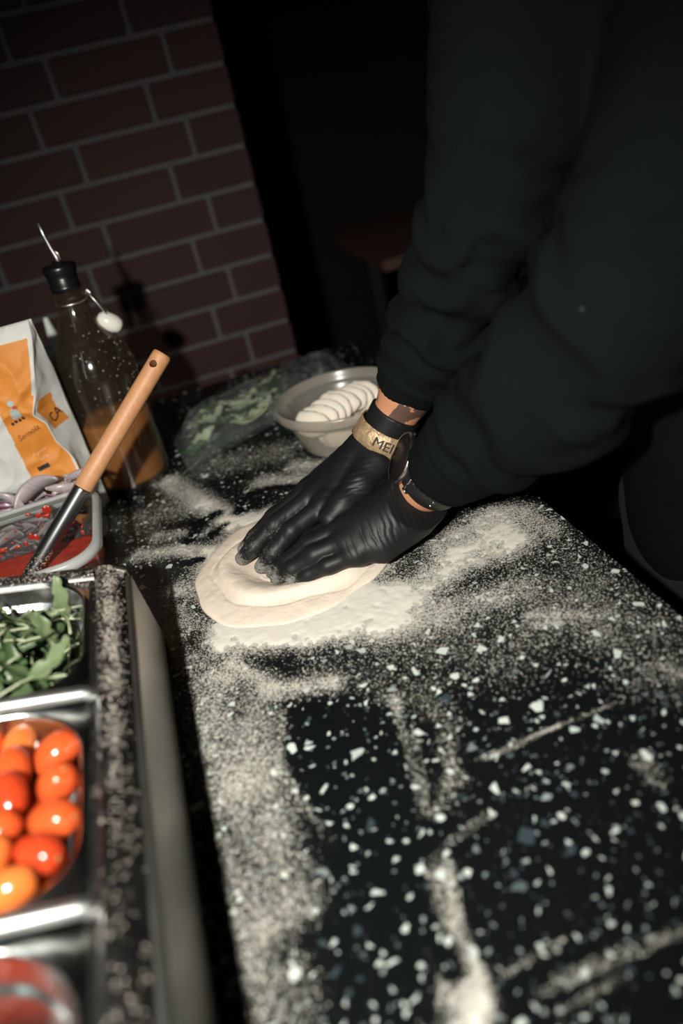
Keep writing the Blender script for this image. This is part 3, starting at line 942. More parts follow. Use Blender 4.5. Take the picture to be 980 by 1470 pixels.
# rocket leaves ----------------------------------------------------
def leaf_mesh(seed, lobes, length, width):
    r = random.Random(seed)
    n = 22
    bend = r.uniform(0.6, 1.3); tw = r.uniform(-0.8, 0.8); yaw = r.uniform(-.5, .5)
    V, F, spine = [], [], []
    p = Vector((0, 0, 0)); ang = -bend * 0.4
    for i in range(n + 1):
        u = i / n
        w = width * (0.10 + 0.9 * math.sin(PI * min(1, u ** 0.8)) ** 0.7) * (0.5 + 0.5 * abs(math.cos(lobes * PI * u)) ** 0.8) * (0.35 + 0.85 * u if u < 0.75 else 1.0)
        if i == n: w = 0.0008
        a = tw * u
        side_v = Vector((math.sin(yaw * u), math.cos(a), math.sin(a)))
        cup = 0.25 * w
        spine.append(p.copy())
        for k in (-1, -0.5, 0, 0.5, 1):
            q = p + side_v * (w * k) + Vector((0, 0, cup * abs(k) + 0.0012 * math.sin(9 * u + 5 * k)))
            V.append(tuple(q))
        ang += bend / n
        p = p + Vector((math.cos(ang), 0, math.sin(ang))) * (length / n)
    for i in range(n):
        for k in range(4):
            F.append((i * 5 + k, i * 5 + k + 1, (i + 1) * 5 + k + 1, (i + 1) * 5 + k))
    me = make_mesh('rocket_leaf', V, F)
    stem_path = [tuple(spine[0] + Vector((-0.018, 0.002, 0.001))), tuple(spine[0] + Vector((-0.010, 0.001, 0.001)))] + [tuple(s + Vector((0, 0, 0.0004))) for s in spine[:9:3]]
    sv, sf = tube(stem_path, [0.0010, 0.0010, 0.0009, 0.0007, 0.0005, 0.0004, 0.0003, 0.0002][:len(stem_path)], 6)
    return me, make_mesh('stem', sv, sf)
LEAVES = []
for i, (lo, le, wi) in enumerate(((3, 0.050, 0.0115), (2, 0.044, 0.0125), (3.5, 0.056, 0.0095), (2.5, 0.040, 0.0115))):
    LEAVES.append(leaf_mesh(20 + i, lo, le, wi))
LV = {}
for i, (a, b) in enumerate(LEAVES):
    b.materials.append(M['stem'])
    for c in range(3):
        m2 = a.copy(); m2.materials.append(M['leaf'][c]); LV[(i, c)] = m2
GL = 'rocket leaves heaped in the far pan'
def rocket(p, rot, i, c, lab):
    o = bpy.data.objects.new('rocket_leaf', LV[(i, c)]); COL.objects.link(o)
    o.location = p; o.rotation_euler = rot; link_props(o, None, lab, 'leaf', GL)
    if 'in the' in lab and RNG.random() < 0.55: return            # stems buried in the heap do not show
    s = bpy.data.objects.new('stem', LEAVES[i][1]); COL.objects.link(s); s.parent = o
nl = 0
while nl < 120:
    s = RNG.uniform(0.050, 0.170); y = RNG.uniform(0.482, 0.598)
    lay = nl / 120
    e = ((s - SCX) / 0.066) ** 4 + ((y - 0.540) / 0.068) ** 4
    if e > 1: continue
    hgt = -0.040 + 0.032 * lay - 0.014 * min(1, e)
    if y > 0.590: hgt -= 0.010
    az = RNG.uniform(0, 2 * PI)
    il, ic = RNG.randrange(4), RNG.choice((0, 0, 1, 1, 1, 2))
    me_l = LV[(il, ic)]
    # the middle of the leaf, not its base, goes to the chosen spot
    L_ = LEAVES[il][0].vertices[57].co.x
    cx, cy, cz = W(s, y, hgt)
    bx, by = cx - L_ * math.cos(az), cy - L_ * math.sin(az)
    # keep leaf ends inside the pan
    ex, ey = cx + L_ * math.cos(az), cy + L_ * math.sin(az)
    def inside(qx, qy, mg):
        return abs((RX - qx) / CT - SCX) < 0.066 - mg and abs(qy - 0.544) < 0.073 - mg
    if not (inside(bx - 0.014 * math.cos(az), by - 0.014 * math.sin(az), 0.0) and inside(ex, ey, 0.0)): continue
    rocket((bx, by, cz), (RNG.uniform(-.8, .8), 0.12 * math.cos(az) * 2 + RNG.uniform(-.35, .25), az), il, ic, '%s rocket leaf %s of the far steel pan' % (('dark green', 'mid-green', 'pale green')[ic], 'by the far wall' if y > 0.565 else 'by the right wall' if s < 0.085 else 'in the near half' if y < 0.53 else 'in the middle'))
    nl += 1
for k, (s, y, tt, az, pit, c, lab) in enumerate([
        (0.052, 0.560, -0.004, 1.75, -0.2, 2, 'rocket leaf with a long pale stem standing along the right wall'),
        (0.062, 0.528, -0.004, 1.9, -0.25, 2, 'rocket leaf with a curved white stem near the right wall'),
        (0.100, 0.570, -0.014, 2.9, -0.05, 1, 'lobed mid-green rocket leaf lying across the far end'),
        (0.100, 0.505, -0.004, 3.7, 0.0, 1, 'broad mid-green rocket leaf on top near the front'),
        (0.085, 0.490, -0.008, 0.5, -0.1, 2, 'pale rocket leaf lying along the near wall')]):
    rocket(W(s, y, tt), (0.2, pit, az), (2, 3, 1, 1, 0)[k], c, lab)

# ------------------------------------------------------------------ sauce container, its utensil, onions
def container(name, label, cx, cy, hx, hy, h, r, group=None, taper=0.012, rimw=0.0065):
    c = thing(name, label, 'container', (cx, cy, 0.0), group)
    def L(ix, z, rr): return [(a, b, z) for a, b in rrect(0, 0, hx - ix, hy - ix, rr, 10)]
    body = loft([L(taper + .006, 0.0005, r * .7), L(taper, 0.004, r * .8), L(taper * 0.45, h * 0.55, r * .92), L(taper * 0.40 - 0.001, h * 0.57, r * .93), L(0.0, h - 0.004, r)], cap0=True)
    obj('body', make_mesh('body', *body), M['clear_plastic'], c)
    rim = loft([L(0.0, h - 0.004, r), L(0.0005, h - 0.001, r), L(-0.002, h, r + .002), L(-rimw, h - 0.0008, r + rimw), L(-rimw - 0.0012, h - 0.003, r + rimw), L(-rimw - 0.0008, h - 0.010, r + rimw), L(-rimw + 0.0004, h - 0.010, r + rimw), L(-rimw, h - 0.0045, r + rimw), L(0.0005, h - 0.0042, r)])
    obj('rim', make_mesh('rim', *rim), M['rim_plastic'], c)
    return c
SCY = 0.7765
container('sauce_container', 'clear plastic container of red sauce with a wooden-handled utensil in it', -0.247, SCY, 0.113, 0.082, 0.090, 0.034)
ns = 60
V, F = [], []
loopsV = []
for q in np.linspace(0.02, 1.0, 24):
    hx, hy, rr = 0.1045, 0.0735, 0.028
    loop = rrect(-0.247, SCY, hx, hy, rr, 10)
    P3 = np.array([(-0.247 + (a + 0.247) * q, SCY + (b - SCY) * q, 0.0) for a, b in loop])
    z = 0.036 + vnoise(P3, 45, 5) * 0.004 + vnoise(P3, 140, 2) * 0.0015
    loopsV.append([(p[0], p[1], zz) for p, zz in zip(P3, z)])
low = [(-0.247 + (a + 0.247), b, 0.003) for a, b in rrect(-0.247, SCY, 0.0975, 0.0665, 0.024, 10)]
V, F = loft(loopsV + [low], cap0=True, cap1=True)
obj('tomato_sauce', make_mesh('tomato_sauce', V, F), M['sauce'], label='red tomato sauce with seeds filling the bottom of the clear container', cat='sauce', kind='stuff')
# smears of sauce left on the inside of the back and right walls
def blob(c, r, seed):
    v, f = lathe([(0.0001, r[2]), (0.5 * r[0], 0.85 * r[2]), (0.85 * r[0], 0.5 * r[2]), (r[0], 0.0)], 10)
    rr_ = random.Random(seed); k = [rr_.uniform(0.7, 1.3) for _ in range(10)]
    out = []
    for i, p in enumerate(v):
        q = k[i % 10]
        out.append((c[0] + p[0] * q, c[1] - p[2], c[2] + p[1] * q * r[1] / r[0]))
    return out, f
parts = []
for i, (x, z, a, b) in enumerate([(-.193, .079, .005, .0065), (-.203, .075, .0045, .0035), (-.196, .072, .004, .003), (-.214, .080, .0045, .0018), (-.221, .054, .004, .0045), (-.216, .050, .003, .004), (-.241, .046, .005, .002), (-.230, .047, .0028, .004), (-.257, .048, .006, .003), (-.167, .053, .003, .003), (-.247, .060, .002, .0015), (-.235, .065, .0015, .0015), (-.18, .058, .0015, .002), (-.205, .061, .0012, .0012), (-.262, .056, .004, .002), (-.27, .050, .005, .004)]):
    parts.append(blob((x, 0.8575 - (0.086 - z) * 0.13, z), (a, b, 0.0012), i))
for i in range(46):
    x = RNG.uniform(-0.30, -0.155); z = 0.036 + abs(RNG.gauss(0, 0.010)); q = RNG.uniform(0.0006, 0.0022)
    parts.append(blob((x, 0.8575 - (0.086 - z) * 0.13, z), (q, q * RNG.uniform(.6, 1.6), 0.0008), 50 + i))
V, F = merge(parts)
obj('sauce_splashes', make_mesh('sauce_splashes', V, F), M['sauce'], label='red splashes of sauce dried on the inside wall of the clear container', cat='splashes', kind='stuff')

U0, U1 = Vector((-0.226, 0.795, 0.034)), Vector((-0.006, 0.872, 0.2125))
ud = (U1 - U0).normalized()
ut = thing('cooking_utensil', 'long wooden handle with black metal shaft sticking out of the red sauce', 'utensil', U0)
def upt(d): return tuple(ud * d)
Ltot = (U1 - U0).length
LJ = Ltot * 0.393
v, f = tube([upt(LJ), upt(LJ + .002), upt(LJ + .03), upt(Ltot - .060), upt(Ltot - .026), upt(Ltot - .021), upt(Ltot - .011), upt(Ltot - .006), upt(Ltot - .004), upt(Ltot - .001), upt(Ltot)], [0.0100, 0.0108, 0.0110, 0.0110, 0.0110, 0.0110, 0.0110, 0.0110, 0.0110, 0.0106, 0.0098], 40)
hm = make_mesh('handle', v, f)
ho = obj('handle', hm, M['beech'], ut)
# hanging hole, drilled through across the handle
hv = Vector((-0.256, -0.86, 0.45)); hv = (hv - ud * hv.dot(ud)).normalized()
cut = make_mesh('hole_cutter', *tube([tuple(ud * (Ltot - .016) - hv * .03), tuple(ud * (Ltot - .016) + hv * .03)], 0.0044, 20))
for m_ in (hm, cut):
    b_ = bmesh.new(); b_.from_mesh(m_); bmesh.ops.recalc_face_normals(b_, faces=b_.faces); b_.to_mesh(m_); b_.free()
co = bpy.data.objects.new('hole_cutter', cut); COL.objects.link(co); co.location = U0
bo = ho.modifiers.new('hole', 'BOOLEAN'); bo.object = co; bo.operation = 'DIFFERENCE'; bo.solver = 'EXACT'
bpy.context.view_layer.update()
dg = bpy.context.evaluated_depsgraph_get()
nm = bpy.data.meshes.new_from_object(ho.evaluated_get(dg))
nm.set_sharp_from_angle(angle=math.radians(35)); ho.modifiers.clear(); ho.data = nm; bpy.data.objects.remove(co)
t = NT('black_chrome'); t.P(Base_Color=t.mix(t.math('MULTIPLY', t.step(t.noise(420, 2), 0.56, 0.62), t.math('SUBTRACT', 1.0, t.step(t.xyz()[2], 0.006, 0.030))), (0.010, 0.010, 0.011), (0.45, 0.36, 0.26)), Roughness=0.30, IOR=1.9); t.b.inputs['Specular IOR Level'].default_value = 1.0; M['black_chrome'] = t.m
v, f = tube([upt(-.002), upt(.004), upt(LJ * .5), upt(LJ - .004), upt(LJ - .001), upt(LJ + .001)], [0.0088, 0.0094, 0.0100, 0.0104, 0.0106, 0.0100], 28)
obj('metal_shaft', make_mesh('metal_shaft', v, f), M['black_chrome'], ut, label='glossy black metal shaft dipping into the sauce')

container('onion_container', 'clear plastic container of sliced red onion behind the sauce', -0.225, 0.914, 0.086, 0.033, 0.078, 0.018, None, 0.006, 0.004)
def onion_mesh(seed, R, span, hgt, thick):
    r = random.Random(seed)
    n = 18
    V, A, F = [], [], []
    for i in range(n + 1):
        u = i / n
        a = (u - 0.5) * span
        e = math.sin(PI * min(max(u, 0.03), 0.97)) ** 0.6
        h, tk = hgt * e, thick * (0.4 + 0.6 * e)
        zt = 0.004 * math.sin(3 * u + seed)
        ri, ro = R - tk / 2, R + tk / 2
        for (rr_, z, s) in ((ri, -h / 2, 0.1), (ri, 0, 0.0), (ri, h / 2, 0.1), (ro - tk * .15, h / 2 + .0004, 0.25), (ro, h / 2 - .0005, 1.0), (ro, 0, 0.55), (ro, -h / 2 + .0005, 1.0), (ro - tk * .15, -h / 2 - .0004, 0.25)):
            V.append((rr_ * math.cos(a) - R, rr_ * math.sin(a), z + zt)); A.append(s)
    for i in range(n):
        for k in range(8):
            F.append((i * 8 + k, (i + 1) * 8 + k, (i + 1) * 8 + (k + 1) % 8, i * 8 + (k + 1) % 8))
    F.append(tuple(range(8))); F.append(tuple(n * 8 + k for k in range(8))[::-1])
    me = make_mesh('onion_slice', V, F); set_attr(me, 'skin', A); me.materials.append(M['onion'])
    return me
ONM = [onion_mesh(1, 0.024, 2.0, 0.010, 0.0035), onion_mesh(2, 0.019, 2.4, 0.008, 0.003), onion_mesh(3, 0.030, 1.5, 0.011, 0.0032), onion_mesh(4, 0.034, 1.9, 0.021, 0.0050)]
GO = 'slices of red onion in the container'
def onion(p, rot, k, lab, sc=1.0):
    o = bpy.data.objects.new('onion_slice', ONM[k]); COL.objects.link(o)
    o.location = p; o.rotation_euler = rot; o.scale = (sc,) * 3
    link_props(o, None, lab, 'onion', GO)
for k in range(64):
    lay = k // 16
    x = -0.290 + RNG.uniform(0.0, 0.130)
    y = 0.914 + RNG.uniform(-0.014, 0.014)
    z = 0.018 + 0.0175 * lay + RNG.uniform(-0.003, 0.004)
    az = RNG.choice((0, PI)) + PI / 2 + RNG.uniform(-.5, .5)
    onion((x, y, z), (RNG.uniform(-.7, .7), RNG.uniform(-.4, .4), az), RNG.randrange(3), 'thin curved slice of red onion %s of the onion heap' % ('low at the bottom' if lay < 2 else 'in the left half' if x < -0.215 else 'in the right half'))
onion((-0.204, 0.900, 0.097), (-0.50, -0.45, 1.72), 3, 'large pale petal of red onion with a purple edge, topmost of the heap', 1.12)
onion((-0.172, 0.905, 0.083), (0.2, 0.15, 1.45), 2, 'red onion slice lying in front of the large pale petal', 1.0)
onion((-0.232, 0.897, 0.083), (0.9, 0.5, 1.2), 0, 'curled red onion slice left of the large pale petal', 1.0)
onion((-0.150, 0.918, 0.083), (0.3, 0.2, 1.7), 0, 'red onion slice next to the wooden handle', 1.0)

# ------------------------------------------------------------------ flour bag
FBX, FBY = -0.142, 0.955
bag = thing('flour_bag', 'orange and white paper flour bag standing behind the onions, top folded', 'bag', (FBX - 0.08, FBY + 0.03, 0.0))
BW, BD, BH_ = 0.165, 0.046, 0.268
def bag_front(x, z):
    """Crumpled front of the bag: world (x, z) -> y"""
    x = np.asarray(x, dtype=float); z = np.asarray(z, dtype=float)
    P = np.stack([x.ravel(), 0 * x.ravel(), z.ravel()], 1)
    y = FBY - 0.004 * np.sin(PI * np.clip((x.ravel() - (FBX - BW)) / BW, 0, 1))
    fold = np.abs(vnoise(P, 19, 4)) * 0.022 + np.abs(vnoise(P, 44, 8)) * 0.009
    d1 = np.abs((z.ravel() - 0.150) + 0.9 * (x.ravel() - FBX + 0.02)); d2 = np.abs((z.ravel() - 0.200) - 0.7 * (x.ravel() - FBX + 0.03))
    y = y + fold - 0.005 * np.exp(-(d1 / 0.010) ** 2) - 0.004 * np.exp(-(d2 / 0.008) ** 2) + 0.008 * np.exp(-((z.ravel() - 0.125) / 0.018) ** 2) * np.clip(1 - (FBX - x.ravel()) / 0.03, 0, 1)
    return y.reshape(x.shape)
t = NT('bag_paper')
x, y, z = t.xyz()      # local to the bag: x right, y depth, z up
msk = t.step(t.attr('orange'), 0.45, 0.55)
wht = t.mix(t.noise(60, 3), (0.60, 0.60, 0.56), (0.70, 0.70, 0.66))
t.P(Base_Color=t.mix(msk, wht, t.mix(t.noise(40, 3), (0.66, 0.22, 0.028), (0.74, 0.28, 0.045))), Roughness=0.6)
t.bump(t.noise(90, 4, 0.6), 0.25, 0.002)
M['paper'] = t.m
# where the crumpled front edge of the bag runs at each height (distance left of the rear right edge)
EDZ = [0.0, 0.06, 0.095, 0.120, 0.148, 0.163, 0.182, 0.205, 0.232, 0.250, 0.270]
EDX = [0.014, 0.014, 0.017, 0.026, 0.027, 0.037, 0.028, 0.019, 0.011, 0.006, 0.004]
def edge_x(z): return FBX - float(np.interp(z, EDZ, EDX))
def gusset(q, zc):
    """Right side of the bag between its crumpled front edge (q = 0) and the rear edge (q = 1)."""
    topf = min(max((zc - 0.200) / (BH_ - 0.200), 0), 1)
    dep = BD * (1 - 0.86 * topf ** 1.2)
    x0 = edge_x(zc)
    y0 = float(bag_front(np.array([x0]), np.array([zc]))[0]) + (BD - dep) * 0.55
    crease = 0.006 * math.sin(PI * q) * (1 - topf) * (1 + math.sin(zc * 90)) * 0.5 + 0.003 * float(vnoise(np.array([[0, q * 0.06, zc]]), 60, 6)[0])
    return (x0 + (FBX - x0) * q - crease, y0 + (FBY + (BD - dep) * 0.55 + dep - y0) * q, zc)
nz_, nf, nsd = 110, 110, 26
loops = []; orange = []
zz = np.linspace(0, BH_, nz_)
for zc in zz:
    topf = np.clip((zc - 0.200) / (BH_ - 0.200), 0, 1)
    dep = BD * (1 - 0.86 * topf ** 1.2)
    ex = edge_x(zc)
    xs = np.linspace(FBX - BW, ex, nf)
    yf = bag_front(xs, np.full(nf, zc)) + (BD - dep) * 0.55
    lp = list(zip(xs, yf, [zc] * nf))
    margin = 0.005 if zc > 0.185 else 0.0015
    orange += [1.0 if (-0.2155 < q_ < ex - margin and zc < 0.250) else 0.0 for q_ in xs]
    for q in np.linspace(0, 1, nsd + 2)[1:-1]:
        lp.append(gusset(q, zc))
        orange.append(1.0 if (0.16 < q < 0.80 - (zc - 0.140) * 4 and 0.134 < zc < 0.176) or (zc < 0.085 and q < 0.25) else 0.0)
    yb = FBY + (BD - dep) * 0.55 + dep
    xb = np.linspace(FBX, FBX - BW, 40)
    for a_ in xb: lp.append((a_, yb, zc)); orange.append(0.0)
    for q in np.linspace(0, 1, 8)[1:-1]:
        lp.append((FBX - BW, FBY + (BD - dep) * 0.55 + dep * (1 - q), zc)); orange.append(0.0)
    loops.append(lp)
V, F = loft(loops, cap0=True, cap1=True)
bme = make_mesh('paper', localize(bag, V), F)
set_attr(bme, 'orange', orange)
obj('paper', bme, M['paper'], bag)
def text_mesh(s, size, shear=0.0, extrude=0.0):
    cu = bpy.data.curves.new('lettering', 'FONT'); cu.body = s; cu.size = size; cu.shear = shear; cu.extrude = extrude
    cu.resolution_u = 3
    o = bpy.data.objects.new('lettering', cu); COL.objects.link(o)
    bpy.context.view_layer.update()
    me = bpy.data.meshes.new_from_object(o.evaluated_get(bpy.context.evaluated_depsgraph_get()))
    bpy.data.objects.remove(o)
    bm = bmesh.new(); bm.from_mesh(me)
    bmesh.ops.triangulate(bm, faces=bm.faces)
    for _ in range(2):
        bmesh.ops.subdivide_edges(bm, edges=[e for e in bm.edges if e.calc_length() > size * 0.12], cuts=1)
    bmesh.ops.triangulate(bm, faces=bm.faces)
    bm.to_mesh(me); bm.free()
    return me
def on_bag(me, x0, z0, rot=0.0):
    co = np.array([v.co[:] for v in me.vertices])
    c, s = math.cos(rot), math.sin(rot)
    x = x0 + co[:, 0] * c - co[:, 1] * s; z = z0 + co[:, 0] * s + co[:, 1] * c
    y = bag_front(x, z) - 0.0007
    L_ = localize(bag, np.stack([x, y, z], 1))
    for v, p in zip(me.vertices, L_): v.co = p
    me.update(); return me
BXC = FBX
obj('lettering', on_bag(text_mesh('Semola', 0.0105, 0.35), -0.2085, 0.1350, 0.30), M['print_brown'], bag)
obj('lettering', on_bag(text_mesh('di grano', 0.0058), -0.202, 0.110, 0.22), M['print_pale'], bag)
obj('lettering', on_bag(text_mesh('duro', 0.0058), -0.196, 0.102, 0.22), M['print_pale'], bag)
def flat_poly(pts):
    bm = bmesh.new(); bm.faces.new([bm.verts.new((a, b, 0)) for a, b in pts])
    bmesh.ops.triangulate(bm, faces=bm.faces)
    bmesh.ops.subdivide_edges(bm, edges=list(bm.edges), cuts=2)
    return bm_mesh('print', bm, False)
def circ(cx, cy, r, n=12, sy=1.0): return [(cx + r * math.cos(2 * PI * i / n), cy + r * sy * math.sin(2 * PI * i / n)) for i in range(n)]
for k in range(4):
    obj('printed_mark', on_bag(flat_poly(circ(0.0050 * k, 0.0005 * (k % 2), 0.0020, 10, 1.1)), -0.2070, 0.1590, 0.22), M['print_black'], bag)
obj('printed_figure', on_bag(flat_poly([(0, 0), (.011, 0), (.0125, .006), (.010, .013), (.004, .0145), (.0005, .008)]), -0.2035, 0.1640, 0.15), M['print_grey'], bag)
obj('printed_figure', on_bag(flat_poly(circ(0, 0, .0042, 12, 0.8)), -0.1985, 0.1855), M['print_grey'], bag)
obj('printed_figure', on_bag(flat_poly(circ(0, 0, .0030, 10, 0.7)), -0.1955, 0.1800), M['print_red'], bag)
obj('printed_bar', on_bag(flat_poly([(0, 0), (.016, .0), (.016, .006), (0, .006)]), -0.203, 0.088, 0.2), M['print_black'], bag)
# lettering on the side gusset
A3 = lambda *q_: np.array(q_)
me = text_mesh('CA', 0.0165)
co = np.array([v.co[:] for v in me.vertices])
P = np.array([np.array(gusset(0.30 + c_[0] / 0.030 * 0.62, 0.140 + c_[0] * 0.25 + c_[1])) + A3(0.0010, -0.0006, 0) for c_ in co])
for v, p in zip(me.vertices, localize(bag, P)): v.co = p
obj('lettering', me, M['print_black'], bag)

# ------------------------------------------------------------------ squeeze bottle
sq = thing('squeeze_bottle', 'squeeze bottle with white stepped cap and pointed nozzle behind the glass bottle', 'bottle', (-0.160, 1.250, 0.0))
obj('bottle_body', make_mesh('bottle_body', *lathe([(0.024, 0), (0.027, 0.003), (0.027, 0.129), (0.024, 0.137), (0.018, 0.140)], 36, True, True)), plain('grey_squeeze', (0.10, 0.13, 0.15), 0.4), sq)
obj('cap', make_mesh('cap', *lathe([(0.0275, 0.135), (0.028, 0.137), (0.028, 0.152), (0.0265, 0.154), (0.0205, 0.155), (0.0205, 0.168), (0.019, 0.170), (0.010, 0.171)], 36, True, True)), M['white_plastic'], sq)
obj('nozzle', make_mesh('nozzle', *lathe([(0.0125, 0.169), (0.010, 0.172), (0.0040, 0.212), (0.0028, 0.2145)], 24, True, True)), M['white_plastic'], sq)

# ------------------------------------------------------------------ glass bottle with pourer
gb = thing('glass_bottle', 'tall glass swing-top bottle of cloudy orange liquid with a black pourer', 'bottle', (-0.105, 1.055, 0.0))
gb.rotation_euler = (0.0, math.radians(1.8), 0.0)
GP = [(0.044, 0.0), (0.050, 0.0015), (0.0545, 0.007), (0.0555, 0.014), (0.0552, 0.08), (0.055, 0.160), (0.0535, 0.176), (0.0490, 0.192), (0.0415, 0.208), (0.0330, 0.222), (0.0265, 0.235), (0.0218, 0.248), (0.0192, 0.260), (0.0178, 0.272), (0.0172, 0.284), (0.0185, 0.287), (0.0185, 0.292), (0.0165, 0.294)]
def smooth_prof(p, n=4):
    P = [np.array(q) for q in p]; out = []
    for i in range(len(P) - 1):
        p0, p1, p2, p3 = P[max(i - 1, 0)], P[i], P[i + 1], P[min(i + 2, len(P) - 1)]
        for k in range(n):
            u = k / n
            out.append(tuple(0.5 * ((2 * p1) + (-p0 + p2) * u + (2 * p0 - 5 * p1 + 4 * p2 - p3) * u * u + (-p0 + 3 * p1 - 3 * p2 + p3) * u ** 3)))
    out.append(tuple(P[-1])); return out
obj('glass', make_mesh('glass', *lathe(smooth_prof(GP), 72, True, False)), M['glass'], gb)
drops = []
for k in range(110):
    a_, z_ = RNG.uniform(-2.2, 0.75), RNG.uniform(0.112, 0.225)
    if RNG.random() > 0.25 + 0.75 * max(0.0, math.cos(a_ + 0.45)): continue
    r_ = float(np.interp(z_, [p_[1] for p_ in GP], [p_[0] for p_ in GP])) + 0.0001
    q_ = RNG.uniform(0.0005, 0.0014)
    v, f = lathe([(0.0001, q_ * 0.7), (q_ * 0.7, q_ * 0.5), (q_, 0.0)], 8)
    n_ = Vector((math.cos(a_), math.sin(a_), 0)); t_ = Vector((-math.sin(a_), math.cos(a_), 0))
    drops.append(([tuple(n_ * (r_ + p_[2]) + t_ * p_[0] + Vector((0, 0, z_ + p_[1] * 1.2))) for p_ in v], f))
t = NT('droplet'); t.P(Base_Color=(0.30, 0.27, 0.22), Roughness=0.08); t.b.inputs['Specular IOR Level'].default_value = 1.0
obj('droplets', make_mesh('droplets', *merge(drops)), t.m, gb, kind='stuff')
obj('liquid', make_mesh('liquid', *lathe([(0.042, 0.006), (0.049, 0.008), (0.0520, 0.014), (0.0522, 0.06), (0.0521, 0.100), (0.0515, 0.1015), (0.03, 0.1012)], 56, True, True)), M['oil'], gb, label='cloudy orange liquid filling the lower third')
obj('pourer_stopper', make_mesh('pourer_stopper', *lathe([(0.0150, 0.276), (0.0190, 0.277), (0.0193, 0.284), (0.0180, 0.285), (0.0195, 0.291), (0.0185, 0.292), (0.0200, 0.298), (0.0212, 0.303), (0.0212, 0.307), (0.0200, 0.309), (0.008, 0.310), (0.006, 0.314)], 40, True, True)), M['black_plastic'], gb, label='ribbed black stopper in the neck')
v, f = tube([(0.002, 0, 0.308), (0.0015, 0, 0.318), (-0.0015, 0, 0.330), (-0.004, -.001, 0.345), (-0.0055, -.002, 0.3615)], [0.0042, 0.0036, 0.0030, 0.0026, 0.0024], 14)
obj('pouring_spout', make_mesh('pouring_spout', v, f), M['chrome'], gb, label='thin bright metal pouring tube')
v, f = tube([(0.0052, -.001, 0.308), (0.0048, -.001, 0.322), (0.0032, -.001, 0.326)], 0.0012, 8)
obj('air_tube', make_mesh('air_tube', v, f), M['chrome'], gb)
ring = [(0.0202 * math.cos(a), 0.0202 * math.sin(a), 0.2615) for a in np.linspace(0, 2 * PI, 33)]
v1 = tube(ring, 0.0011, 8)
v2 = tube([(0.020, -0.004, 0.262), (0.024, -0.010, 0.270), (0.031, -0.013, 0.256), (0.039, -0.012, 0.236), (0.045, -0.008, 0.228), (0.049, -0.003, 0.226)], 0.0011, 8)
v3 = tube([(0.018, 0.010, 0.262), (0.023, 0.010, 0.270), (0.030, 0.010, 0.258), (0.038, 0.007, 0.240), (0.044, 0.003, 0.230), (0.049, -0.003, 0.226)], 0.0011, 8)
obj('wire_bail', make_mesh('wire_bail', *merge([v1, v2, v3])), M['chrome'], gb)
v, f = lathe([(0.0005, -0.0150), (0.0060, -0.0142), (0.0100, -0.0110), (0.0122, -0.0055), (0.0128, 0.0), (0.0122, 0.0060), (0.0100, 0.0115), (0.0060, 0.0145), (0.0005, 0.0150)], 32)
Rm = Matrix.Rotation(math.radians(128), 3, 'Y')
v = [tuple(Rm @ Vector((p[0] * 0.86, p[1] * 0.86, p[2])) * 1.12 + Vector((0.0385, -0.006, 0.226))) for p in v]
obj('ceramic_stopper', make_mesh('ceramic_stopper', v, f), M['ceramic'], gb, label='white ceramic stopper hanging on its wire beside the neck')

# ------------------------------------------------------------------ bag of greens
gbag = thing('greens_bag', 'clear plastic bag of green salad lying flat behind the dough', 'bag', (0.11, 1.16, 0.0))
QA, QB, QC, QD = np.array((-0.038, 1.155)), np.array((-0.026, 1.012)), np.array((0.285, 1.165)), np.array((0.268, 1.335))
nu, nv = 90, 46
def bagpt(u, v):
    return (QB * (1 - v) + QA * v) * (1 - u) + (QC * (1 - v) + QD * v) * u
V = []
for side_ in (1, 0):
    for i in range(nu + 1):
        for j in range(nv + 1):
            u, w = i / nu, j / nv
            p = bagpt(u, w)
            h = 0.058 * (math.sin(PI * min(1, 0.02 + 0.98 * w)) ** 0.7) * (min(1, u * 5.5) ** 0.6) * (1 - 0.35 * u) * (min(1, (1 - u) * 9) ** 0.5 * 0.85 + 0.15)
            V.append([p[0], p[1], 0.0015 + (h if side_ else 0.0)])
V = np.array(V)
nt = (nu + 1) * (nv + 1)
wr = np.abs(vnoise(V * np.array([1, 1, 0.3]), 26, 2)) * 0.026 + np.abs(vnoise(V, 70, 5)) * 0.008
flat_k = np.clip(V[:nt, 2] / 0.02, 0, 1)
V[:nt, 2] += (wr[:nt] - 0.006) * flat_k
V[:nt, 2] = np.maximum(V[:nt, 2], 0.0018)
Fg = grid_faces(nu + 1, nv + 1)
obj('film', make_mesh('film', localize(gbag, V), np.concatenate([Fg, Fg[:, ::-1] + nt])), M['film'], gbag)
v, f = tube([tuple(localize(gbag, [[*bagpt(1.0, w), 0.004 + 0.010 * math.sin(PI * w)]])[0]) for w in np.linspace(0, 1, 12)], 0.0016, 8)
obj('bag_hem', make_mesh('bag_hem', v, f), M['film'], gbag)
BLV = {}
for i, (a, b) in enumerate(LEAVES):
    for c in range(2):
        m2 = a.copy(); m2.materials.clear(); m2.materials.append(M['bag_leaf'][c]); BLV[(i, c)] = m2
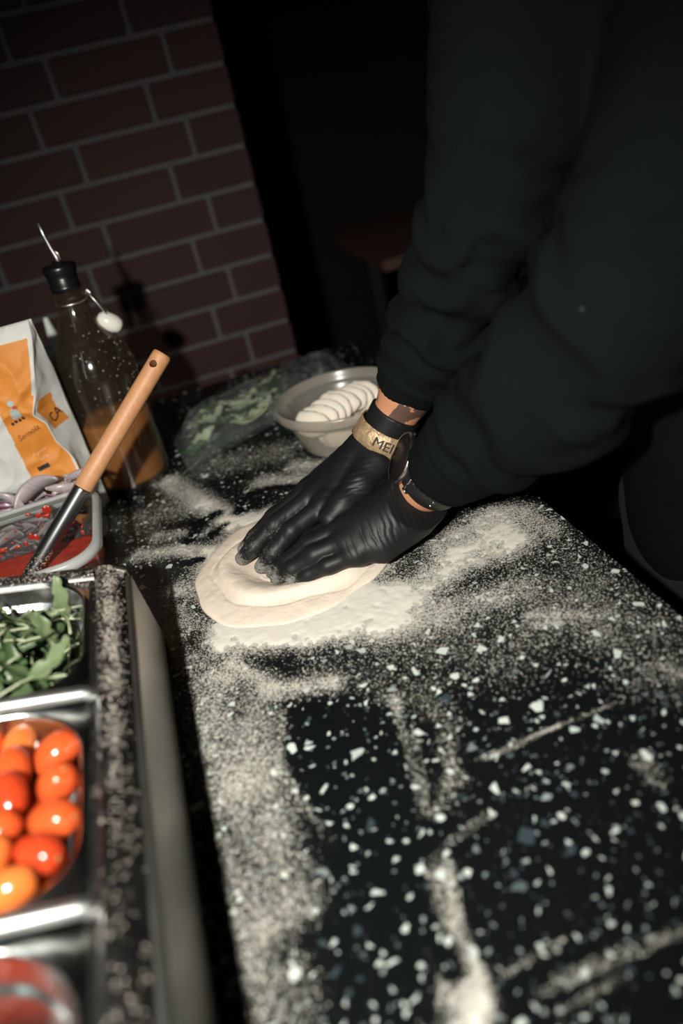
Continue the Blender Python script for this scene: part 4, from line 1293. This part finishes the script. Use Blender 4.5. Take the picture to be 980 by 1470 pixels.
for k in range(46):
    u, w = RNG.uniform(0.06, 0.62), RNG.uniform(0.16, 0.84)
    p = bagpt(u, w)
    hmax = 0.040 * math.sin(PI * w) ** 0.7 * min(1, u * 4) ** 0.6
    il = RNG.randrange(4)
    az = RNG.uniform(-0.5, 0.6) + RNG.choice((0, PI))
    sc = 1.3 if 0.15 < u < 0.5 else 1.0
    L_ = LEAVES[il][0].vertices[57].co.x * sc
    pale = RNG.random() < 0.42
    o = bpy.data.objects.new('salad_leaf', BLV[(il, 1 if pale else 0)]); COL.objects.link(o)
    o.location = (p[0] - L_ * math.cos(az), p[1] - L_ * math.sin(az), 0.006 + RNG.uniform(0.1, 0.8) * hmax)
    o.rotation_euler = (RNG.uniform(-.5, .5), RNG.uniform(-.12, .05), az); o.scale = (sc,) * 3
    link_props(o, None, '%s salad leaf %s of the clear bag' % ('pale' if pale else 'dark green', 'at the left end' if u < 0.2 else 'in the middle' if u < 0.42 else 'towards the open end'), 'leaf', 'salad leaves inside the clear bag')

# ------------------------------------------------------------------ tub of soft cheese
tc = (0.203, 0.958)
tub = thing('plastic_tub', 'round milky plastic tub of white pieces behind the gloved hands', 'tub', (tc[0], tc[1], 0.0))
obj('body', make_mesh('body', *lathe(smooth_prof([(0.058, 0.0006), (0.0625, 0.002), (0.0655, 0.008), (0.0735, 0.030), (0.0815, 0.052), (0.0850, 0.0555)]), 72, True, False)), M['milky_plastic'], tub)
obj('rim', make_mesh('rim', *lathe([(0.0845, 0.0553), (0.0915, 0.0553), (0.0925, 0.0575), (0.0925, 0.0670), (0.0912, 0.0690), (0.0893, 0.0690), (0.0880, 0.0670), (0.0868, 0.0600), (0.0845, 0.0555)], 72)), M['milky_plastic'], tub)
def lump(i):
    n, mm = 20, 12
    V = []
    F = []
    for j in range(mm + 1):
        ph = PI * j / mm
        for k in range(n):
            a = 2 * PI * k / n
            V.append((math.sin(ph) * math.cos(a), math.sin(ph) * math.sin(a), math.cos(ph)))
    V = np.array(V)
    V *= (1 + 0.30 * vnoise(V, 1.4, 3.3 * i) + 0.12 * vnoise(V, 4.0, 7.7 * i))[:, None]
    V *= np.array([0.031, 0.0080, 0.022])
    for j in range(mm):
        for k in range(n):
            F.append((j * n + k, (j + 1) * n + k, (j + 1) * n + (k + 1) % n, j * n + (k + 1) % n))
    me = make_mesh('cheese_piece', V, F); me.materials.append(M['cheese']); return me
LM = [lump(i) for i in range(4)]
GC = 'white pieces in the round tub'
def cheese(p, rot, k, lab, sc=1.0):
    o = bpy.data.objects.new('cheese_piece', LM[k]); COL.objects.link(o); o.location = p; o.rotation_euler = rot; o.scale = (sc,) * 3
    link_props(o, None, lab, 'cheese', GC)
for k in range(9):
    a = 2 * PI * k / 9
    cheese((tc[0] + 0.034 * math.cos(a), tc[1] + 0.034 * math.sin(a), 0.020), (0.3 * math.sin(a), 0.3, a + PI / 2), k % 4, 'soft white piece on the bottom of the round tub', 0.82)
cheese((tc[0], tc[1], 0.021), (0, 0, 0.4), 1, 'soft white piece on the bottom of the round tub', 0.9)
for k in range(8):
    u = k / 7
    cheese((0.154 + 0.086 * u, 0.936 + 0.037 * u, 0.041 + 0.013 * math.sin(PI * (0.12 + 0.65 * u))), (-0.35, 0.12, -0.75 + 0.05 * (k % 3)), k % 4, ['white piece at the left end of the row in the tub', 'second white piece from the left in the tub row', 'third white piece from the left in the tub row', 'middle left white piece of the tub row', 'middle right white piece of the tub row', 'third white piece from the right, highest in the tub', 'white piece near the wrist in the tub row', 'white piece at the right end of the tub row, behind the wrist'][k], 0.86)

# ------------------------------------------------------------------ the person
person = thing('person', 'person in a black sweatshirt leaning over the counter, pressing dough with black gloves', 'person', (0.52, 0.58, -0.90))
def part(name, V, F, m, parent=None, attrs=None, **kw):
    me = make_mesh(name, np.asarray(V) - np.array(person.location), F)
    for k, v in (attrs or {}).items(): set_attr(me, k, v)
    return obj(name, me, m, parent or person, **kw)
A = lambda *p: np.array(p, dtype=float)
R_wr, R_ar, R_el, R_sh = A(.182, .718, .092), A(.222, .703, .150), A(.291, .640, .310), A(.360, .655, .520)
L_wr, L_el, L_sh = A(.198, .646, .062), A(.328, .478, .262), A(.475, .470, .500)
Rax = A(.57, -.17, .80); Rax /= np.linalg.norm(Rax)
Lax = (A(.248, .576, .139) - L_wr); Lax /= np.linalg.norm(Lax)

def hand_field(P, wr, axis, mcps, fingers, thumb, cuff_len, extra=(), wr_r=0.0265):
    d = None
    for i, (m_, r) in enumerate(mcps):
        c = cap(P, wr, m_, 0.0235 if i in (1, 2) else 0.019, r)
        d = c if d is None else smin(d, c, 0.014)
    for a, b, r1, r2, k in extra:
        d = smin(d, cap(P, a, b, r1, r2), k)
    d = smin(d, cap(P, wr - axis * 0.006, wr + axis * (cuff_len + 0.02), wr_r, wr_r + 0.0025), 0.012)
    fd = None
    for pts, rads in fingers:
        c = chain(P, pts, rads, 0.004)
        fd = c if fd is None else smin(fd, c, 0.0018)
    d = smin(d, fd, 0.007)
    d = smin(d, chain(P, thumb[0], thumb[1], 0.006), 0.0055)
    return np.maximum(d, (P - wr.astype(np.float32)) @ axis.astype(np.float32) - cuff_len)

FR = lambda b: [b * 1.12, b * 1.02, b * 0.92, b * 0.74]
R_iM, R_mM, R_rM, R_pM = A(.109, .692, .060), A(.103, .713, .063), A(.100, .736, .059), A(.103, .757, .050)
R_fing = [([R_iM, A(.062, .682, .047), A(.037, .680, .030), A(.021, .682, .0165)], FR(.0106)),
          ([R_mM, A(.049, .703, .048), A(.021, .703, .031), A(.005, .711, .0165)], FR(.0108)),
          ([R_rM, A(.052, .726, .044), A(.026, .724, .029), A(.010, .730, .0160)], FR(.0102)),
          ([R_pM, A(.064, .750, .036), A(.043, .746, .024), A(.029, .748, .0155)], FR(.0090))]
R_th = ([A(.168, .697, .083), A(.146, .683, .073), A(.122, .674, .062), A(.104, .668, .054)], [.0210, .0165, .0145, .0122])
def rfield(P):
    return hand_field(P, R_wr, Rax, [(R_iM, .0125), (R_mM, .0130), (R_rM, .0125), (R_pM, .0115)], R_fing, R_th, 0.044,
                      extra=[(A(.172, .742, .08), A(.125, .755, .056), .018, .013, .014)])
L_iM, L_mM, L_rM, L_pM = A(.120, .668, .046), A(.114, .650, .049), A(.111, .634, .043), A(.113, .621, .033)
L_fing = [([L_iM, A(.080, .668, .038), A(.056, .668, .024), A(.040, .672, .0140)], FR(.0102)),
          ([L_mM, A(.074, .655, .040), A(.048, .659, .026), A(.030, .668, .0145)], FR(.0104)),
          ([L_rM, A(.074, .641, .036), A(.049, .648, .023), A(.032, .656, .0140)], FR(.0100)),
          ([L_pM, A(.083, .627, .027), A(.062, .636, .019), A(.046, .643, .0130)], FR(.0088))]
L_th = ([A(.170, .676, .056), A(.146, .690, .048), A(.122, .696, .040), A(.102, .694, .032)], [.018, .0140, .0120, .0105])
def lfield(P):
    return hand_field(P, L_wr, Lax, [(L_iM, .0125), (L_mM, .0135), (L_rM, .0135), (L_pM, .0125)], L_fing, L_th, 0.002,
                      extra=[(A(.182, .632, .044), A(.140, .620, .032), .0225, .0170, .014), (A(.196, .644, .055), A(.150, .636, .047), .026, .021, .012)], wr_r=0.0285)

CAMUP = A(.317, .439, .841); CAMRT = A(.9366, -.2841, -.2050)
def creases(V, N, centre, rad, wave, lam, amp, seed, along=None):
    q = V - centre
    m_ = np.exp(-((q / rad) ** 2).sum(1) ** 1.2)
    ph = q @ wave * (2 * PI / lam) + 5.0 * vnoise(V, 45, seed) + 2.0 * vnoise(V, 120, seed + 3)
    s = (1 - np.abs(np.sin(ph * 0.5))) ** 2
    am = 0.45 + 1.1 * np.clip(vnoise(V, 75, seed + 9) + 0.35, 0, 1)
    return V - N * (amp * m_ * s * am)[:, None]
def glove(name, field, lo, hi, res, crease_list, flour_pts, label):
    V, F = surface_nets(field, lo, hi, res)
    N = vert_normals(V, F)
    for c in crease_list: V = creases(V, N, *c)
    V = V + N * (0.0005 * vnoise(V, 90, 2))[:, None]
    d = np.zeros(len(V))
    for p, r, a in flour_pts:
        d = np.maximum(d, 1.35 * a * np.exp(-(((V - p) / (r * 1.35)) ** 2).sum(1)))
    return part(name, V, F, M['glove'], attrs={'flour': d}, label=label)
w1 = CAMUP * 0.96 - CAMRT * 0.20; w2 = CAMRT * 0.90 - CAMUP * 0.36 * -1
w2 = CAMRT * 0.92 + CAMUP * 0.40
rp_ = [(R_fing[i][0][3], .013, .85) for i in range(4)] + [(R_fing[i][0][2], .014, .62) for i in range(3)] + [(A(.103, .660, .052), .008, .66), (A(.118, .660, .054), .006, .6), (A(.132, .662, .058), .005, .6), (A(.146, .664, .062), .005, .55), (A(.045, .695, .045), .014, .5)]
glove('right_glove', rfield, (-.02, .628, -.004), (.262, .79, .165), 0.00135,
      [(A(.148, .672, .076), .024, w1, .0056, .0011, 1.0), (A(.120, .690, .066), .022, w1, .011, .0008, 4.0), (A(.055, .690, .045), .02, CAMRT, .010, .0008, 6.0), (A(.160, .725, .100), .03, CAMUP, .014, .0007, 8.0)],
      rp_, 'black nitrile glove of the far hand, thumb lying on top')
lp_ = [(L_fing[i][0][3], .012, .8) for i in range(4)] + [(A(.130, .655, .060), .006, .6), (A(.110, .612, .020), .008, .5), (A(.15, .612, .016), .008, .45)]
glove('left_glove', lfield, (.01, .575, -.004), (.245, .722, .105), 0.00135,
      [(A(.168, .632, .066), .026, w2, .0060, .0013, 2.0), (A(.140, .620, .050), .024, w2, .0075, .0012, 5.0), (A(.115, .625, .045), .018, w2, .009, .0011, 7.0), (A(.19, .63, .06), .02, w2, .005, .0008, 11.0)],
      lp_, 'black nitrile glove of the near hand, creased across the heel')

# body: forearms, arms, trunk, neck and head in one skin
def body_field(P):
    d = chain(P, [R_wr + Rax * 0.01, R_wr + Rax * 0.040, R_wr + Rax * 0.062, R_ar, R_el, R_sh], [.0215, .0232, .0268, .0275, .040, .052], .006)
    d = smin(d, chain(P, [L_wr - Lax * 0.012 + A(.002, .004, .002), L_wr + Lax * 0.004 + A(.002, .004, .002), L_wr + Lax * 0.06, L_el, L_sh], [.0215, .0255, .0275, .041, .052], .01), .01)
    tr = chain(P, [A(.57, .60, -.04), A(.55, .60, .20), A(.49, .59, .44), A(.44, .57, .56)], [.105, .105, .115, .085], .05)
    d = smin(d, tr, .03)
    d = smin(d, cap(P, A(.43, .57, .56), A(.375, .565, .68), .055, .052), .02)
    d = smin(d, ell(P, A(.335, .565, .775), (.095, .078, .112)), .02)
    d = smin(d, ell(P, A(.285, .565, .715), (.052, .052, .050)), .03)
    d = smin(d, cap(P, A(.243, .565, .765), A(.232, .565, .735), .009, .014), .012)
    for s in (-1, 1):
        d = smin(d, ell(P, A(.345, .565 + s * .080, .760), (.022, .009, .034)), .006)
        d = smin(d, chain(P, [A(.57, .60 + s * .085, -.03), A(.585, .60 + s * .10, -.43), A(.60, .60 + s * .11, -.80)], [.060, .050, .040], .02), .03)
    return d
V, F = surface_nets(body_field, (.14, .38, -.86), (.75, .83, .92), 0.0062)
ink = np.exp(-(((V - A(.222, .700, .150)) / .07) ** 2).sum(1))
part('body', V, F, M['skin'], attrs={'ink': ink}, label='tanned wrist skin with dark tattoo below the far sleeve')
for s in (-1, 1):
    v, f = lathe([(0.0001, 0.011), (0.006, 0.0092), (0.0095, 0.0055), (0.011, 0.0), (0.0095, -.0055), (0.0001, -.011)], 16)
    part('eye', np.array(v) + A(.252, .565 + s * .031, .780), f, plain('eye_white', (.6, .58, .55), .2))
    v, f = lathe([(0.0001, 0.0016), (0.003, 0.0014), (0.0048, 0.0)], 14)
    part('pupil', np.array([(-p[2], p[0], p[1]) for p in v]) + A(.2418, .565 + s * .031, .780), f, plain('pupil', (.012, .008, .006), .15))
def hair_field(P):
    d = ell(P, A(.345, .565, .785), (.100, .083, .116))
    return np.maximum(d, -np.minimum((P[:, 0] - .268), 10) * 0 + np.maximum(.262 - P[:, 0] + (.83 - P[:, 2]) * 0.35, (.735 - P[:, 2])))
V, F = surface_nets(hair_field, (.22, .46, .66), (.47, .67, .92), 0.006)
part('hair', V, F, plain('dark_hair', (.012, .010, .009), .6))

# sweatshirt
RS = [A(.220, .7045, .151), A(.232, .695, .172), A(.262, .668, .225), A(.292, .628, .310), A(.322, .618, .395), A(.352, .632, .490), A(.40, .60, .54)]
RSR = [.0345, .0420, .0500, .0560, .0660, .0760, .085]
LS = [A(.2165, .6255, .0895), A(.250, .578, .139), A(.292, .521, .200), A(.332, .478, .268), A(.398, .476, .370), A(.465, .490, .470)]
LSR = [.0400, .0530, .0680, .0760, .080, .088]
def hood_field(P):
    d = chain(P, RS, RSR, .012)
    d = smin(d, chain(P, LS, LSR, .012), .012)
    tr = chain(P, [A(.585, .60, -.06), A(.56, .60, .20), A(.515, .59, .43), A(.47, .565, .53)], [.150, .145, .150, .11], .05)
    d = smin(d, tr, .045)
    d = smin(d, chain(P, [A(.43, .57, .57), A(.400, .568, .62)], [.085, .080], .02), .03)
    # cuffs end square
    a = RS[1] - RS[0]; a = a / np.linalg.norm(a); o_ = RS[0] + a * .018
    cr = cap(P, o_, o_ - a * .06, .06, .06)
    d = np.maximum(d, np.where(cr < 0.02, o_.astype(np.float32) @ a.astype(np.float32) - P @ a.astype(np.float32), -1))
    a = LS[1] - LS[0]; a = a / np.linalg.norm(a); o_ = LS[0] + a * .016
    cl = cap(P, o_, o_ - a * .06, .06, .06)
    d = np.maximum(d, np.where(cl < 0.02, o_.astype(np.float32) @ a.astype(np.float32) - P @ a.astype(np.float32), -1))
    return d
V, F = surface_nets(hood_field, (.16, .36, -.225), (.76, .78, .715), 0.0048)
N = vert_normals(V, F)
def along(V, pts):
    best = np.full(len(V), 9.0); s = np.zeros(len(V)); acc = 0.0
    for a, b in zip(pts[:-1], pts[1:]):
        ab = b - a; L_ = np.linalg.norm(ab)
        t_ = np.clip((V - a) @ ab / L_ ** 2, 0, 1)
        d = np.linalg.norm(V - a - t_[:, None] * ab, axis=1)
        m_ = d < best
        best[m_] = d[m_]; s[m_] = (acc + t_ * L_)[m_]; acc += L_
    return best, s
db, sb = along(V, RS); dl, slb = along(V, LS)
n1 = vnoise(V, 16, 2); n2 = vnoise(V, 34, 5)
fr_ = np.sin(sb * 150 + 9 * n1 + 4 * n2) * 0.0062 * np.exp(-((sb - .11) / .10) ** 2) * (db < .085) * np.clip((sb - .028) / .02, 0, 1)
fl_ = np.sin(slb * 95 + 9 * n1 + 3 * n2) * 0.0060 * (dl < .12) * np.clip((slb - .03) / .04, 0, 1) * np.exp(-((slb - .16) / .16) ** 2)
cuffseam = -0.0030 * np.exp(-((sb - .030) / .003) ** 2) * (db < .06) - 0.003 * np.exp(-((slb - .040) / .003) ** 2) * (dl < .07)
big = 0.008 * n1 * np.clip((db - .03) / .05, 0, 1) + 0.0025 * n2
V = V + N * (fr_ + fl_ + cuffseam + big * np.clip((np.minimum(sb, slb) - .02) / .06, 0, 1))[:, None]
sweat = part('sweatshirt', V, F, M['hoodie'], label='loose black sweatshirt with rumpled sleeves')
# ribbed cuffs
def cuff(p0, p1, r0, r1, label=None):
    ax = (p1 - p0) / np.linalg.norm(p1 - p0)
    e = np.cross(ax, A(0, 0, 1)); e /= np.linalg.norm(e); s_ = np.cross(ax, e)
    L_ = np.linalg.norm(p1 - p0); n = 160
    prof = [(r0 - .0050, .012), (r0 - .0045, .002), (r0 - .002, -.0006), (r0, .001), (r0 + .0004, .006), (r0 + (r1 - r0) * .5 + .0004, L_ * .5), (r1, L_ * .92), (r1 - .003, L_)]
    V, F = [], []
    for r, h in prof:
        for i in range(n):
            a = 2 * PI * i / n
            V.append(p0 + ax * (h + .0016 * math.sin(2 * a + 1) + .0010 * math.sin(5 * a)) + (e * math.cos(a) + s_ * math.sin(a)) * (r + .0005 * math.sin(40 * a) + .0012 * math.sin(3 * a + 2)))
    for j in range(len(prof) - 1):
        for i in range(n):
            k = (i + 1) % n
            F.append((j * n + i, (j + 1) * n + i, (j + 1) * n + k, j * n + k))
    return part('cuff', V, F, M['hoodie'], sweat, label=label)
cuff(RS[0], RS[0] + (RS[1] - RS[0]) * 1.1, .0345, .0425)
cuff(LS[0], LS[0] + (LS[1] - LS[0]) * 0.75, .0400, .0500)
def tro_field(P):
    d = cap(P, A(.585, .60, -.02), A(.58, .60, -.14), .150, .135)
    for s in (-1, 1):
        d = smin(d, chain(P, [A(.58, .60 + s * .085, -.10), A(.585, .60 + s * .10, -.45), A(.60, .60 + s * .11, -.845)], [.105, .080, .066], .02), .03)
    return np.maximum(d, -.865 - P[:, 2])
V, F = surface_nets(tro_field, (.40, .36, -.90), (.78, .86, .16), 0.009)
part('trousers', V + vert_normals(V, F) * (0.006 * vnoise(V, 20, 3))[:, None], F, M['trousers'])
for s in (-1, 1):
    cy = .60 + s * .112
    V, F = surface_nets(lambda P: np.maximum(smin(cap(P, A(.60, cy, -.845), A(.49, cy, -.868), .045, .036), cap(P, A(.61, cy, -.83), A(.60, cy, -.78), .046, .044), .02), -.8985 - P[:, 2]), (.42, cy - .08, -.91), (.69, cy + .08, -.72), 0.006)
    part('shoe', V, F, plain('black_shoe', (.012, .012, .012), .5))

# paper wristband on the far wrist
bc = R_wr + Rax * 0.0155
ev = A(0, 0, .45) + A(0, 0, 0) - bc; ev = ev - Rax * (ev @ Rax); ev /= np.linalg.norm(ev)       # side of the wrist turned to the counter front
sv = np.cross(Rax, ev)
if sv @ CAMRT < 0: sv = -sv
def ring_pt(c, ax, e, s, a, r, h): return c + ax * h + (e * math.cos(a) + s * math.sin(a)) * r
V, F = [], []
na_ = 72
hs = [(.0336, -.0112), (.0340, -.0110), (.0326, 0.0), (.0314, .0110), (.0310, .0112), (.0302, .0108), (.0326, -.0108)]
for i in range(na_):
    a = 2 * PI * i / na_
    for r, h in hs:
        wob = 0.0004 * math.sin(5 * a + 70 * h) + 0.0003 * math.sin(13 * a)
        V.append(ring_pt(bc, Rax, ev, sv, a, r + wob, h * (1 + .04 * math.sin(3 * a))))
m_ = len(hs)
for i in range(na_):
    j = (i + 1) % na_
    for k in range(m_):
        l = (k + 1) % m_
        F.append((i * m_ + k, i * m_ + l, j * m_ + l, j * m_ + k))
band = part('wristband', V, F, M['gold'], label='crinkled gold paper wristband with black capital letters')
me = text_mesh('MEIN', 0.0150)
co = np.array([v.co[:] for v in me.vertices])
P = [ring_pt(bc, Rax, ev, sv, -0.22 + x / .0312 * 0.95, .0345 - (y - .0042) * .12, y - .0042) for x, y, _ in co]
for v, p in zip(me.vertices, np.array(P) - np.array(person.location)): v.co = p
obj('lettering', me, M['print_black'], band)

# watch on the near wrist, dial turned up and outwards
WN = A(-.82, .15, .55); WN /= np.linalg.norm(WN)
WA = Lax - WN * (Lax @ WN); WA /= np.linalg.norm(WA)
WS = np.cross(WN, WA)
WC = A(.187, .658, .1015)
def wpt(a, b, h): return WC + WS * a + WA * b + WN * h
def wlathe(prof, n=56):
    v, f = lathe([(a_ * 1.08, b_) for a_, b_ in prof], n); return np.array([wpt(*p) for p in v]), f
v, f = wlathe([(0.0001, -.0115), (.019, -.0115), (.0225, -.0095), (.0240, -.006), (.0245, -.002), (.0235, .0002), (.0205, .0004)])
watch = part('watch', v, f, plain('black_watch_case', (.014, .013, .013), .3, .6), label='large round dark wristwatch on the near wrist')
v, f = wlathe([(.0250, -.0045), (.0256, -.0040), (.0257, -.0012), (.0252, .0010), (.0244, .0013), (.0238, .0006)])
part('bezel', v, f, plain('gunmetal', (.50, .46, .43), .30, 1.0), watch, label='thin dark metal bezel')
v, f = wlathe([(.0001, .0003), (.0242, .0003), (.0242, -.0005)])
part('dial', v, f, plain('dial', (.006, .0045, .004), .5), watch)
for a in (0.0, 0.9, -0.9):
    p0 = wpt(math.cos(a) * .0245, math.sin(a) * .0245, -.005); p1 = wpt(math.cos(a) * .0290, math.sin(a) * .0290, -.005)
    v, f = tube([tuple(p0), tuple(p1)], .0026 if a == 0 else .0018, 12); part('crown', v, f, plain('crown_metal', (.2, .19, .18), .3, 1.0), watch)
# strap round the wrist
rc = WC + WA * 0.007 - WN * 0.0365 - WS * float(np.sign(WS[1])) * 0.008
V, F = [], []
na_ = 64
for i in range(na_):
    a = 2 * PI * i / na_
    ax_off = 0.0
    for r, h in ((.0335, -.0105), (.0345, -.0108), (.0352, -.0095), (.0352, .0095), (.0345, .0108), (.0335, .0105)):
        V.append(rc + WA * h + WN * math.cos(a) * r * 1.03 + WS * math.sin(a) * r * 1.17)
for i in range(na_):
    j = (i + 1) % na_
    for k in range(6):
        l = (k + 1) % 6
        F.append((i * 6 + k, i * 6 + l, j * 6 + l, j * 6 + k))
t = NT('black_leather'); t.P(Base_Color=(.010, .010, .0105), Roughness=.45); t.bump(t.noise(400, 3), .2, .0006)
M['leather'] = t.m
part('strap', V, F, M['leather'], watch, label='wide black leather strap')
def strap_pt(a, h, r=.0356): return rc + WA * h + WN * math.cos(a) * r * 1.03 + WS * math.sin(a) * r * 1.17
NEAR = -1 if WS[1] > 0 else 1
stud_m = plain('stud_metal', (.7, .68, .64), .15, 1.0)
for a, h in [(s * (0.85 + .32 * k), hh) for s, ks, hs_ in ((NEAR, (2,), (-.003, .004)), (-NEAR, (0, 1, 2), (.002,))) for k in ks for hh in hs_]:
    v, f = lathe([(.0001, .0010), (.0009, .0008), (.0013, 0.0)], 10)
    n_ = strap_pt(a, h) - rc; n_ = n_ - WA * (n_ @ WA); n_ /= np.linalg.norm(n_); s_ = np.cross(n_, WA)
    part('stud', [strap_pt(a, h) + WA * p[0] + s_ * p[1] + n_ * p[2] for p in np.array(v)], f, stud_m, watch)
for s in (1, -1):
    for hh in (-.0095, .0095):
        p0, p1 = strap_pt(s * .62, hh, .0365), strap_pt(s * .80, hh, .0372)
        v, f = tube([tuple(p0), tuple(p1)], .0011, 8); part('lug', v, f, stud_m, watch)
for s in (1, -1):
    p0, p1 = strap_pt(s * .66, -.010, .0372), strap_pt(s * .66, .010, .0372)
    v, f = tube([tuple(p0), tuple(p1)], .0010, 8); part('strap_bar', v, f, stud_m, watch)
bpy.context.view_layer.update()
